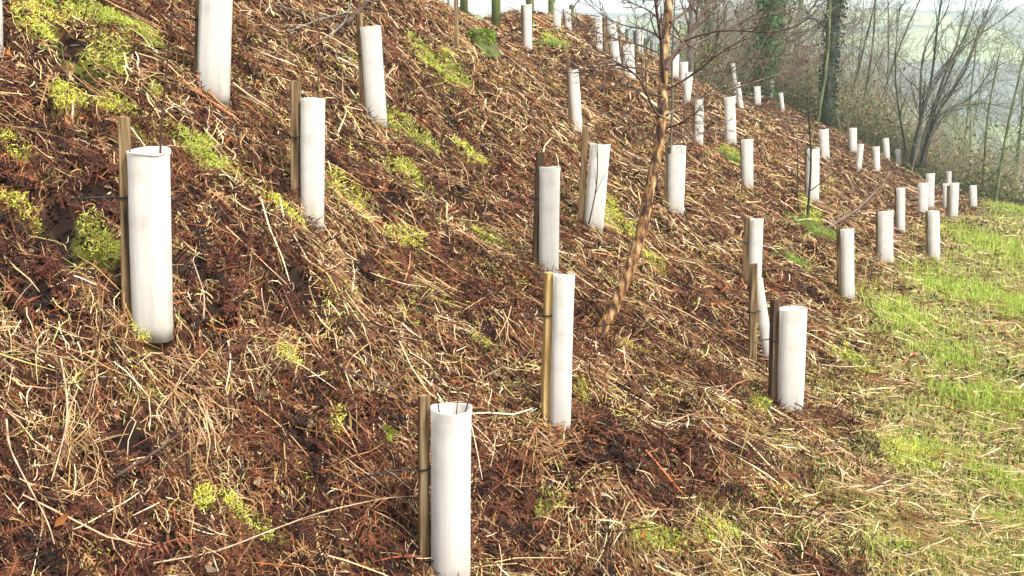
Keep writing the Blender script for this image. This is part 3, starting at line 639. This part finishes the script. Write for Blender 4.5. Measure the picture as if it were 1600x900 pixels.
# ---------------------------------------------------------------- the wood at the back
def big_tree(name, label, px, py, wpx, lean=0, Y=34, mm=M_barkd, hgt=11, nb=14, ivy=0, ivyh=(0, 7), ivycol=(.05,.14,.03), group=None, brz=2.5, parts=True, brsp=.8, ivr=.35, tw=2):
    p = at(px, py, Y); r = wpx * Y / F / 2
    zg = float(z0(p[0], p[1])); base = np.array([p[0], p[1], min(zg, p[2])])
    t = thing(name, label, 'tree', base, group)
    q, _ = wander(base - [0, 0, .3], (lean, 0, 1), hgt, 9, .012 if wpx > 9 else .03)
    B = Buf(); B.tube(q, np.interp(np.arange(10), [0, 1, 9], [r * 1.35, r, r * .35]), 12); mesh_from('trunk', B, mm, t, smooth=True, origin=base)
    B = Buf()
    seg = q[2:]
    for i in range(nb):
        u = RNG.uniform(brz / hgt, .95); k = u * 9; j = int(k); pp = q[j] * (1 - (k - j)) + q[min(j+1, 9)] * (k - j)
        a = RNG.uniform(0, 6.28); d = np.array([math.cos(a), math.sin(a), RNG.uniform(.1, .9) * brsp])
        l = RNG.uniform(1.8, 3.6) * (1.2 - .5 * u); bb, _ = wander(pp, d, l, 6, .14, (0, 0, .3)); r0 = r * .28 * (1.2 - u)
        B.tube(bb, np.linspace(r0, r0 * .3, 7), 5, cap=False); twigs(B, bb, r0, tw, 11, .36, .6, .15, (0,0,.1), 3, .0045)
    if nb: mesh_from('crown', B, M_bark if mm is not M_barkg else M_barkg, t, smooth=True, origin=base)
    if ivy:
        B = Buf(); h = RNG.uniform(ivyh[0], ivyh[1], ivy); k = np.clip((h + .3) / hgt * 9, 0, 8.99); j = k.astype(int); fr = (k - j)[:, None]
        c = q[j] * (1 - fr) + q[j+1] * fr; a = RNG.uniform(0, 6.28, ivy)
        R = r + np.abs(RNG.normal(0, ivr * .45, ivy)) * (.5 + .9 * vn(h * 1.7, a * 1.3, 5)) * 1.2
        c = c + np.stack([R * np.cos(a), R * np.sin(a), RNG.normal(0, .05, ivy)], -1)
        leafcloud(B, c, .10, ivycol, .4); mesh_from('ivy', B, M_green, t, origin=base)
    return t
big_tree('ivy_clad_tree', 'tall trunk thickly covered in bright green ivy, behind the upper bank', 1190, 132, 15, 0, 33.5, M_barkd, 10, 12, 11000, (0, 9.5), (.055,.17,.035), ivr=.5)
big_tree('ivy_clad_tree', 'trunk clad in ivy beside the pale slim trunk right of the birch', 1104, 82, 11, 0, 33, M_barkd, 10, 9, 4200, (0, 9), (.035,.10,.02), ivr=.35)
big_tree('slim_tree', 'slim grey-green bare trunk right of the upper birch trunk', 1079, 86, 10, 0, 30, M_bark, 10, 7)
big_tree('large_tree', 'thick dark mossy trunk standing at the edge of the wood', 1290, 168, 21, .02, 31, M_barkd, 11, 12, 2200, (0, 8), (.03,.055,.02), ivr=.16)
big_tree('slim_tree', 'thin pale leaning trunk close against the thick dark one', 1277, 168, 5, .10, 30.5, M_barkg, 8, 5)
big_tree('ivy_clad_tree', 'dim ivy trunk deeper in the wood, right of the bright one', 1217, 120, 12, .01, 38, M_barkd, 10, 12, 3500, (1, 9), (.04,.085,.03), ivr=.5)
big_tree('slim_tree', 'greenish trunk between the ivy clad ones and the thick dark one', 1240, 140, 13, .01, 40, M_barkg, 10, 12)
big_tree('slim_tree', 'bare grey trunk between the two nearer ivy clad trees', 1140, 110, 8, -.02, 37, M_bark, 10, 14)
big_tree('ivy_clad_tree', 'slim trunk with ivy half way up at the right edge of the picture', 1600, 300, 6, 0, 34, M_barkd, 9, 10, 700, (3.0, 4.3), (.03,.07,.03), ivr=.3, brz=1.5)
big_tree('slim_tree', 'greenish forked sapling tree at the field corner', 1555, 310, 5.5, 0, 27.5, M_barkg, 5, 12, brz=.8, brsp=1.2)
big_tree('slim_tree', 'thin greenish stem left of the field corner sapling tree', 1534, 310, 4, -.02, 28.5, M_barkg, 5, 10, brz=.8, brsp=1.2)
for i, (x, yb, w, ln, Y) in enumerate([(1312,190,5,.14,34),(1340,215,5,.16,33),(1352,225,4,.2,34),(1328,200,3,.05,36),(1372,235,4,.12,36),(1500,290,3.5,.08,36),(1518,300,3,.0,38),(1572,300,3,.05,37),(1585,305,3.5,-.04,35),(1490,280,3,.1,40)]):
    big_tree('young_tree', ['thin bare tree leaning right, immediately right of the thick dark trunk','bare thin tree leaning right above the uppermost small guard','bare tree with the strongest lean, left of the coppice tree','straight thin bare tree behind the leaning ones right of the thick trunk','bare thin tree just left of the coppice stool',
        'thin bare tree right of the coppice tree, leaning into the valley view','thinnest bare tree behind the greenish stem near the field corner','thin bare tree between the field corner and the right edge','bare tree leaning left near the right edge','far bare tree seen behind the right side of the coppice'][i],
        x, yb, w, ln, Y, M_bark if i < 5 else M_barkg, RNG.uniform(6.5, 8), 12, brz=1.2, brsp=1.6, group='thin bare trees along the edge of the wood')
# coppice tree
Yc = 30.0; pc = at(1437, 262, Yc); t = thing('coppice_tree', 'multi-stemmed bare hazel leaning and fanning out to the right', 'tree', pc)
STEMS = [[(1428,262),(1434,215),(1443,170),(1452,135),(1470,110),(1490,85),(1500,50),(1508,10),(1516,-40)],
         [(1434,262),(1442,225),(1462,180),(1490,140),(1508,110),(1520,80),(1525,55),(1542,20),(1560,-30)],
         [(1440,262),(1450,220),(1475,160),(1500,118),(1530,55),(1545,30),(1570,-10)],
         [(1440,262),(1446,228),(1460,185),(1490,165),(1515,160),(1550,105),(1590,90)],
         [(1432,262),(1438,200),(1438,135),(1440,100),(1445,75),(1462,45),(1480,20),(1490,-30)],
         [(1424,262),(1428,220),(1448,160),(1458,110),(1462,60),(1470,10),(1476,-40)],
         [(1445,262),(1452,215),(1480,172),(1500,165),(1540,160),(1580,170)],
         [(1420,262),(1412,215),(1404,170),(1398,120),(1400,60),(1408,0)],
         [(1430,262),(1446,205),(1470,135),(1484,95),(1520,60),(1560,35),(1590,10)],
         [(1436,262),(1452,190),(1482,120),(1500,70),(1520,30),(1530,-20)]]
for i, pth in enumerate(STEMS):
    q = densify(px_path(pth, Yc, Yc + RNG.uniform(-1.2, 1.2)), 3); r0 = RNG.uniform(2.4, 4.2) / 2 * Yc / F
    B = Buf(); B.tube(q, np.linspace(r0 * 1.4, r0 * .3, len(q)), 7); twigs(B, q, r0, 2, 20, .25, .42, .1, (.1,0,.25), 3, .0045, start=.2)
    mesh_from('stem', B, M_barkd if i % 2 else M_bark, t, smooth=True, origin=pc)
# scrub: a mass of thin stems and leaves along the wood edge that nobody could count
def edge_line(n_, a=0, b=1):
    L = np.array([((px - 800) / F * Yd, Yd, 0.) for px, Yd in [(1075,30.5),(1130,32.5),(1200,34.3),(1250,34),(1310,33),(1350,31.5),(1400,31),(1440,30.5),(1490,29),(1540,28),(1610,27.5)]])
    u = RNG.uniform(a, b, n_) * (len(L) - 1); i = np.minimum(u.astype(int), len(L) - 2); f = (u - i)[:, None]
    return L[i] * (1 - f) + L[i+1] * f, u / (len(L) - 1)
E, U = edge_line(1900); B = Buf()
for e, u in zip(E, U):
    x = e[0] + RNG.normal(0, .5); y = e[1] + abs(RNG.normal(1.5, 2.2)); z = float(z0(x, y)) - .05
    hgt = RNG.uniform(.5, 3.4) * (1.15 if u < .45 else .75 if u < .7 else .6)
    q, _ = wander((x, y, z), (RNG.normal(.15, .3), RNG.normal(0, .3), 1), hgt, 6, .13, (.1, 0, -.2)); r0 = RNG.uniform(.004, .013)
    c = [(.22,.16,.10),(.34,.26,.16),(.24,.24,.10),(.44,.37,.26)][RNG.integers(4)]
    B.tube(q, np.linspace(r0, r0 * .4, 7), 4, cap=False, c=c)
    for _ in range(6):
        j = RNG.integers(1, 6); q2, _ = wander(q[j], (RNG.normal(0, .7), RNG.normal(0, .7), RNG.normal(.5, .4)), hgt * RNG.uniform(.15, .4), 4, .18)
        B.tube(q2, np.linspace(r0 * .5, .0025, 5), 3, cap=False, c=c)
for _ in range(1200):
    px = RNG.uniform(1085, 1440) if RNG.random() < .68 else RNG.uniform(1440, 1610); y = RNG.uniform(34.5, 46); x = (px - 800) / F * y; z = float(z0(x, y)) - .1
    hgt = RNG.uniform(2.5, 7) * (1 if px < 1330 else   .8 if px < 1440 else .62); q, _ = wander((x, y, z), (RNG.normal(.12, .18), RNG.normal(0, .2), 1), hgt, 7, .09); r0 = RNG.uniform(.006, .022)
    c = np.array([(.26,.20,.14),(.36,.29,.20),(.24,.22,.12),(.44,.38,.28)][RNG.integers(4)])
    B.tube(q, np.linspace(r0, r0 * .35, 8), 4, cap=False, c=c)
    for _ in range(10):
        j = RNG.integers(2, 8); q2, _ = wander(q[j], (RNG.normal(0, .8), RNG.normal(0, .6), RNG.normal(.5, .5)), hgt * RNG.uniform(.12, .32), 4, .2)
        B.tube(q2, np.linspace(r0 * .45 + .001, .003, 5), 3, cap=False, c=c)
o = mesh_from('undergrowth', B, M_litter); o['kind'] = 'stuff'; tag(o, 'tangled bare brown scrub stems along the edge of the wood', 'undergrowth')
E, U = edge_line(36000); B = Buf()
k = fbm(E[:, 0] * .9, E[:, 1] * .9 + U * 30, 77, 2); hh = np.abs(RNG.normal(0, 1, len(E))) * (.22 + 1.0 * sstep(.42, .7, k)); hh = np.where(U > .5, hh * .75, hh)
x = E[:, 0] + RNG.normal(0, .5, len(E)); y = E[:, 1] + np.abs(RNG.normal(0.6, 1.3, len(E))); z = z0(x, y) + hh
cols = np.array([(.11,.16,.045),(.18,.21,.06),(.25,.22,.10),(.24,.15,.09),(.06,.11,.03)])[RNG.integers(0, 5, len(E))]
Pp = np.stack([x, y, z], -1)
for c in range(5):
    pass
mlt = len(Pp); a = RNG.normal(0, 1, (mlt, 3)); a /= np.linalg.norm(a, axis=1, keepdims=True); b_ = RNG.normal(0, 1, (mlt, 3)); b_ -= (b_*a).sum(1, keepdims=True)*a; b_ /= np.linalg.norm(b_, axis=1, keepdims=True)
s_ = .055 * RNG.uniform(.5, 1.5, (mlt, 1)); V = np.stack([Pp - a*s_, Pp - b_*s_*.5, Pp + a*s_, Pp + b_*s_*.5], 1)
B.add(V, np.arange(mlt*4).reshape(-1, 4), np.repeat(cols * RNG.uniform(.6, 1.5, (mlt, 1)), 4, 0))
o = mesh_from('bramble_cover', B, M_green); o['kind'] = 'stuff'; tag(o, 'green and brown bramble and ivy leaves below the wood', 'brambles')

# ---------------------------------------------------------------- the litter: stems, bracken, crumbs, moss and grass
def holes(x, y, k=.75, ex=0.):
    ok = np.ones(len(x), bool)
    for hx, hy, hr in HOLES: ok &= ((x - hx)**2 + (y - hy)**2) > (hr * k + ex)**2
    return ok
def scatter(N, p=1.9, r0=1.9, r1=36, ang=46, hk=1.):
    N = int(N * 1.26)
    # density per square metre falls off as r**-p
    u = RNG.random(N); e = 2 - p
    r = (r0**e + u * (r1**e - r0**e))**(1 / e)
    a = np.radians(RNG.uniform(-ang, ang, N)); x = r * np.sin(a); y = r * np.cos(a)
    k = (x > crest(y) - 1.2) & holes(x, y, hk) & ~((y > 34.5) & (x > 6))
    for sx, sy, wd, _ in SLEEVES: k &= ((x - sx)**2 + (y - sy)**2) > (wd * .5 + .006)**2
    return x[k], y[k]
def frame(x, y):
    nn = normal(x, y); dn = np.stack([nn[:, 0] * nn[:, 2], nn[:, 1] * nn[:, 2], -(nn[:, 0]**2 + nn[:, 1]**2)], -1)
    dn += np.array([.10, -.04, 0]); dn -= (dn * nn).sum(1, keepdims=True) * nn
    dn /= np.linalg.norm(dn, axis=1, keepdims=True) + 1e-9
    return nn, dn, np.cross(nn, dn)
PAL = np.array([(.70,.54,.32),(.49,.32,.155),(.28,.15,.062),(.145,.050,.022),(.075,.022,.012),(.016,.008,.006),(.34,.10,.03),(.34,.31,.09)])
def stems(x, y, L, w, col, lift, sd, tiltsd, curve, meanang=0., buf=None):
    m = len(x); nn, dn, cn = frame(x, y)
    big = RNG.random(m) < .25
    an = np.where(big, RNG.uniform(0, np.pi * 2, m), RNG.normal(meanang, sd, m))[:, None]
    d = dn * np.cos(an) + cn * np.sin(an); s = -dn * np.sin(an) + cn * np.cos(an)
    ti = RNG.normal(.04, tiltsd, m)[:, None]; d = d * np.cos(ti) + nn * np.sin(ti)
    c = np.stack([x, y, zfine(x, y)], -1) + nn * (lift[:, None] + np.abs(np.sin(ti)) * L[:, None] * .35)
    cu = RNG.normal(0, curve, m)[:, None] * L[:, None]; cz = RNG.normal(.0, curve * .6, m)[:, None] * L[:, None]
    ro = RNG.normal(0, .7, m)[:, None]; side = s * np.cos(ro) + nn * np.sin(ro)
    Lh = L[:, None] / 2; W_ = w[:, None] / 2
    k1, k2 = RNG.normal(0, .028, (2, m, 1)) * L[:, None]
    p0 = c - d * Lh; p1 = c - d * Lh * .35 + s * (cu + k1) + nn * cz; p2 = c + d * Lh * .35 + s * (cu + k2) + nn * cz; p3 = c + d * Lh
    V = np.stack([p0 - side*W_, p0 + side*W_, p1 - side*W_, p1 + side*W_, p2 - side*W_*.9, p2 + side*W_*.9, p3 - side*W_*.4, p3 + side*W_*.4], 1)
    o = np.arange(m)[:, None] * 8; Q = np.concatenate([o + [0,1,3,2], o + [2,3,5,4], o + [4,5,7,6]], 0)
    buf.add(V, Q, np.repeat(np.clip(col, .004, .9), 8, 0))
def pal(m, probs):
    probs = np.asarray(probs, float); 
    if probs.ndim == 1: probs = np.broadcast_to(probs, (m, len(PAL)))
    cp = np.cumsum(probs / probs.sum(1, keepdims=True), 1); i = (RNG.random((m, 1)) > cp).sum(1); i = np.minimum(i, len(PAL) - 1)
    return PAL[i] * RNG.uniform(.65, 1.35, (m, 1)) * (1 + RNG.normal(0, .06, (m, 3)))
def zones(x, y):
    g = sstep(-.55, .7, x - footx(y) + .9 * (fbm(x * 1.6, y * 1.6, 31) - .5) + .03 * np.maximum(y - 8, 0))
    mo = pmask(x, y, MOSS, 33); gr = pmask(x, y, GRS, 35) * g**.5
    red = sstep(.44, .64, fbm(x * 1.7 + 5, y * 1.7, 37, 3)) * (1 - .75 * sstep(5, 11, y)) * (1 - .9 * g)
    return g, mo, gr, red
def mixprob(x, y):
    g, mo, gr, red = zones(x, y); far = sstep(4.5, 10, y)
    base = np.array([.16,.18,.18,.19,.16,.12,.03,.05]); rd = np.array([.04,.08,.14,.26,.26,.20,.05,.02]); tan = np.array([.12,.23,.23,.18,.13,.08,.04,.03]); gs = np.array([.33,.34,.14,.05,.03,.04,.02,.10])
    p = base[None] * (1 - red)[:, None] + rd[None] * red[:, None]
    p = p * (1 - far)[:, None] + tan[None] * far[:, None] * 1.0; p = p * (1 - g)[:, None] + gs[None] * g[:, None]
    return p
def rs(x, y): return np.clip((y / 3.2), .8, 6)      # farther plants: drawn coarser as well as sparser
LB = Buf()
# dark crumbled bracken underneath; shade of the gaps is put into its near-black colours
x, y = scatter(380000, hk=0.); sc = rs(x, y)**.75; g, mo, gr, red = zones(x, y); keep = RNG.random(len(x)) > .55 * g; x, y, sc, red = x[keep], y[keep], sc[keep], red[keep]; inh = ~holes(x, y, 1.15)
P_ = np.stack([x, y, zfine(x, y) + RNG.random(len(x))**1.5 * .035], -1)
m = len(x); a = RNG.normal(0, 1, (m, 3)); a[:, 2] *= .5; a /= np.linalg.norm(a, axis=1, keepdims=True); b_ = RNG.normal(0, 1, (m, 3)); b_ -= (b_*a).sum(1, keepdims=True)*a; b_ /= np.linalg.norm(b_, axis=1, keepdims=True)
s_ = (.0065 * RNG.uniform(.4, 1.8, m) * sc)[:, None]; cc = pal(m, np.array([.03,.05,.10,.17,.25,.36,.03,.02])); cc[inh] = PAL[5] * RNG.uniform(.3, 1.6, (inh.sum(), 1))   # near-black crumbs in the hollows
LB.add(np.stack([P_ - a*s_*1.6, P_ - b_*s_*.6, P_ + a*s_*1.6, P_ + b_*s_*.7], 1), np.arange(m*4).reshape(-1, 4), np.repeat(cc, 4, 0))
# straw and bracken stalks, three sizes
for N, Lm, wm, lf, cv, ts in ((330000, .036, .0024, .034, .10, .3), (130000, .085, .0027, .05, .06, .16), (10000, .22, .0036, .06, .05, .08)):
    x, y = scatter(N, hk=0.); g, mo, gr, red = zones(x, y); keep = (RNG.random(len(x)) > np.maximum(.8 * mo, (.86 if Lm > .09 else .68) * g)) & (holes(x, y, 1.0, .28 * Lm) | (RNG.random(len(x)) < .06)); x, y = x[keep], y[keep]; m = len(x); sc = rs(x, y)
    tuft = .4 + 1.2 * fbm(x * 4, y * 4, 91, 2)
    stems(x, y, Lm * RNG.lognormal(0, .4, m) * np.minimum(sc**.35, 1.7), wm * RNG.uniform(.5, 1.7, m) * sc**.8, pal(m, mixprob(x, y)), RNG.random(m)**1.3 * lf * tuft + .004, .62, ts, cv, buf=LB)
# thatched swathes: parallel stalks combed down the slope
x, y = scatter(600, 1.5); cnt = 26; xs = np.repeat(x, cnt); ys = np.repeat(y, cnt); sz = rs(xs, ys)**.4
an = np.repeat(RNG.normal(0, .8, len(x)), cnt); base = np.repeat(RNG.integers(0, 4, len(x)), cnt)
xs = xs + RNG.normal(0, .05, len(xs)) * sz; ys = ys + RNG.normal(0, .05, len(ys)) * sz; m = len(xs)
k = holes(xs, ys)
for sx, sy, wd, _ in SLEEVES: k &= ((xs - sx)**2 + (ys - sy)**2) > (wd * .5 + .03)**2
xs, ys, an, base = xs[k], ys[k], an[k], base[k]; m = len(xs)
stems(xs, ys, RNG.uniform(.10, .28, m), .0026 * RNG.uniform(.6, 1.4, m) * rs(xs, ys)**.8, PAL[np.array([1,2,3,3])[base]] * RNG.uniform(.6, 1.4, (m, 1)), RNG.random(m) * .05 + .01, .18, .06, .04, an, buf=LB)
# bracken fronds
x, y = scatter(15000, 1.7, 1.9, 16); g, mo, gr, red = zones(x, y); keep = (RNG.random(len(x)) < .35 + .65 * red) & (g < .6) & (mo < .5); x, y = x[keep], y[keep]; m = len(x)
nn, dn, cn = frame(x, y); an = RNG.normal(0, .9, m)[:, None]; d = dn * np.cos(an) + cn * np.sin(an); s = -dn * np.sin(an) + cn * np.cos(an)
Lf = RNG.uniform(.07, .19, m); c0 = np.stack([x, y, zfine(x, y)], -1) + nn * RNG.uniform(.02, .055, m)[:, None]; cu = RNG.normal(0, .12, m)[:, None]
colf = PAL[RNG.choice([2,3,3,3,4,4,4,4,4,5,5,5], m)] * RNG.uniform(.4, 1.1, (m, 1)); NP = 15
def rach(u): return c0 + d * ((u - .5) * Lf)[:, None] + s * (cu * ((u - .5)**2)[:, None] * Lf[:, None] * 2) + nn * (-.6 * (u - .5)**2 * Lf)[:, None] * .6
for i in range(NP):
    u0 = np.full(m, i / NP); u1 = np.full(m, (i + 1) / NP); a_, b2 = rach(u0), rach(u1); wr = .0016
    LB.add(np.stack([a_ - s*wr, a_ + s*wr, b2 + s*wr, b2 - s*wr], 1), np.arange(m*4).reshape(-1, 4), np.repeat(np.clip(colf * 1.5, 0, .7), 4, 0))
    pl = Lf * .26 * math.sin(math.pi * (.12 + .86 * i / NP))**.8
    for sg in (-1, 1):
        L1 = (pl * RNG.uniform(.6, 1.2, m))[:, None]; L1 = L1 * (RNG.random((m, 1)) > .28); cz = RNG.normal(.0, 1.0, m)[:, None]; tip = a_ + (s * sg * .88 + d * .35 + nn * cz) * L1; mid = a_ + (s * sg * .5 + d * .10 + nn * (cz * .2 + .12)) * L1
        wl = (Lf * .021)[:, None] * d
        V = np.stack([a_ - wl*.7, a_ + wl*.7, mid + wl, mid - wl, tip], 1); o = np.arange(m)[:, None] * 5
        LB.add(V, np.concatenate([np.concatenate([o + [0,1,2,3]]), ]), np.repeat(np.clip(colf * RNG.uniform(.7, 1.3, (m, 1)), 0, .7), 5, 0)); LB.f.append(np.concatenate([o + [3,2,4]], 0) + LB.n - 5*m)
# curled dead leaves, a few orange and grey ones
x, y = scatter(1100, 1.8, 1.9, 14); m = len(x); nn, dn, cn = frame(x, y); P_ = np.stack([x, y, zfine(x, y)], -1) + nn * RNG.uniform(.03, .06, m)[:, None]
cl = np.array([(.36,.14,.04),(.30,.13,.06),(.30,.22,.13),(.22,.12,.07),(.10,.06,.04)])[RNG.choice(5, m, p=[.12,.25,.13,.25,.25])] * RNG.uniform(.7, 1.3, (m, 1))
a = RNG.normal(0, 1, (m, 3)); a -= (a*nn).sum(1, keepdims=True)*nn*.7; a /= np.linalg.norm(a, axis=1, keepdims=True); b_ = np.cross(nn, a); s_ = RNG.uniform(.008, .024, (m, 1)); V = []
for t_, w_, h_ in ((-1, 0, 0), (-.5, .36, .3), (0, .48, -.1), (.5, .30, .35), (1, 0, .8)):
    for sg in (-1, 0, 1): V.append(P_ + a*s_*t_ + b_*s_*w_*sg + nn*s_*(h_ + .35*abs(sg)))
V = np.stack(V, 1); o = np.arange(m)[:, None] * 15; Q = np.concatenate([o + [r*3 + c, r*3 + c + 1, r*3 + c + 4, r*3 + c + 3] for r in range(4) for c in range(2)], 0)
LB.add(V, Q, np.repeat(cl, 15, 0))
o = mesh_from('bracken_litter', LB, M_litter); o['kind'] = 'stuff'; tag(o, 'dead brown bracken, straw stalks and leaves matted over the bank', 'litter')
# moss and lime green tufts
MB_ = Buf(); x = []; y = []
for hx, hy, rx, ry in MOSS:
    nn_ = int(min(36000, 260000 * rx * ry / max(hy / 3, .7)**1.6)) + 250
    a = RNG.uniform(0, 6.28, nn_); r = np.sqrt(RNG.random(nn_)) * 1.4; x.append(hx + rx * r * np.cos(a)); y.append(hy + ry * r * np.sin(a))
x = np.concatenate(x); y = np.concatenate(y); x2, y2 = scatter(190000); x = np.concatenate([x, x2]); y = np.concatenate([y, y2])
mk = np.concatenate([pmask(x[:-len(x2)], y[:-len(y2)], MOSS, 33), 1.0 * sstep(.52, .66, fbm(x2 * 4.2, y2 * 4.2, 51, 3))]); k = (RNG.random(len(x)) < mk * (.15 + .85 * sstep(.38, .55, fbm(x * 13, y * 13, 53, 2)))) & holes(x, y, .9); x, y = x[k], y[k]; m = len(x)
for sx, sy, wd, _ in SLEEVES: pass
yel = sstep(.3, .7, fbm(x * 3, y * 3, 55))[:, None]; col = (np.array([.36,.42,.05]) * (1 - yel) + np.array([.64,.63,.09]) * yel) * RNG.uniform(.6, 1.35, (m, 1))
st_ = RNG.random(m) < .2; col[st_] = np.array([.5,.42,.2]) * RNG.uniform(.6, 1.2, (st_.sum(), 1))
stems(x, y, RNG.uniform(.008, .022, m) * rs(x, y)**.6, .0026 * RNG.uniform(.6, 1.4, m) * rs(x, y)**.7, col, RNG.random(m)**.6 * .038 + .012, 1.2, .9, .12, buf=MB_)
o = mesh_from('moss', MB_, M_green); o['kind'] = 'stuff'; tag(o, 'bright yellow-green moss growing through the brown litter', 'moss')
# grass: upright and leaning blades on the right
GB = Buf()
def blades(x, y, h, w, col, lean, lift=.0):
    m = len(x); c = np.stack([x, y, zfine(x, y) + lift], -1); a = RNG.uniform(0, 6.28, m); d = np.stack([np.cos(a), np.sin(a), np.zeros(m)], -1)
    a2 = RNG.uniform(0, 6.28, m); s = np.stack([np.cos(a2), np.sin(a2), np.zeros(m)], -1) * (w / 2)[:, None]
    le = np.abs(RNG.normal(0, lean, m))[:, None]; H_ = h[:, None]; z = np.array([0, 0, 1.])
    p1 = c + z * H_ * .5 + d * le * H_ * .3; p2 = c + z * H_ * (1 - .45 * le) + d * le * H_
    V = np.stack([c - s, c + s, p1 + s*.8, p1 - s*.8, p2], 1); o = np.arange(m)[:, None] * 5
    GB.add(V, o + [0,1,2,3], np.repeat(np.clip(col, .004, .9), 5, 0)); GB.f.append(o + [3,2,4] + GB.n - 5*m)
x, y = scatter(620000, 1.9); g, mo, gr, red = zones(x, y)
dens = np.maximum(g * (.38 + .75 * sstep(.36, .6, fbm(x * 2.8, y * 2.8, 57, 3))), gr) + .02 * (1 - g)
k = RNG.random(len(x)) < dens; x, y, g, gr = x[k], y[k], g[k], gr[k]; m = len(x)
gg = np.clip(gr * 1.1 + .25 * (RNG.random(m) < .3), 0, 1)[:, None]; col = np.array([.46,.48,.12]) * (1 - gg) + np.array([.38,.48,.075]) * gg
col = col * RNG.uniform(.55, 1.4, (m, 1)); dry = RNG.random(m) < .24 * (1 - gr); col[dry] = np.array([.52,.43,.22]) * RNG.uniform(.6, 1.2, (dry.sum(), 1))
blades(x, y, RNG.uniform(.02, .075, m) * (1 + .5 * gr) * rs(x, y)**.35, .0028 * RNG.uniform(.6, 1.4, m) * rs(x, y)**.8, col, .55)
for hx, hy, rx, ry in [(h[0], h[1], .09, .07) for h in [hit(x_, y_) for x_, y_ in [(1140,250),(1262,352),(1268,372),(1240,415),(860,78),(1300,378)]] if h is not None]:
    m = 350; x = hx + RNG.normal(0, rx, m); y = hy + RNG.normal(0, ry, m)
    blades(x, y, RNG.uniform(.06, .16, m), .005 * RNG.uniform(.6, 1.4, m), np.array([.18,.27,.05]) * RNG.uniform(.5, 1.6, (m, 1)), .8)
o = mesh_from('grass', GB, M_green); o['kind'] = 'stuff'; tag(o, 'short green and straw coloured grass at the foot of the bank', 'grass')
# little bramble sprig left of the nearest guard
p = hit(608, 678); Yb = p[1] - .04; B = Buf()
B.tube([at(612, 700, Yb), at(610, 685, Yb), at(606, 676, Yb)], .0012, 4, c=(.2,.12,.05))
for (a_, b2) in (((606,676),(603,664)),((606,676),(620,672)),((606,676),(611,690))):
    p0 = at(*a_, Yb); p1 = at(*b2, Yb - .02); dv = p1 - p0; sv = np.cross(dv, [0, 1, .4]); sv *= .36 * np.linalg.norm(dv) / np.linalg.norm(sv); up = np.array([0, -.3, 1]) * .003
    V = [p0, p0 + dv*.35 + sv, p0 + dv*.75 + sv*.8, p1, p0 + dv*.75 - sv*.8, p0 + dv*.35 - sv, p0 + dv*.5 + up]
    B.add(V, np.array([[i, (i+1) % 6, 6] for i in range(6)]), (.30,.36,.05))
o = mesh_from('bramble_sprig', B, M_green, origin=p); o.location = p; tag(o, 'small sprig of three yellow-green leaves left of the nearest guard', 'plant')
print('faces', sum(len(o.data.polygons) for o in S.objects if o.type == 'MESH'), {k: [round(float(v), 2) for v in INFO[k][1]] for k in INFO})
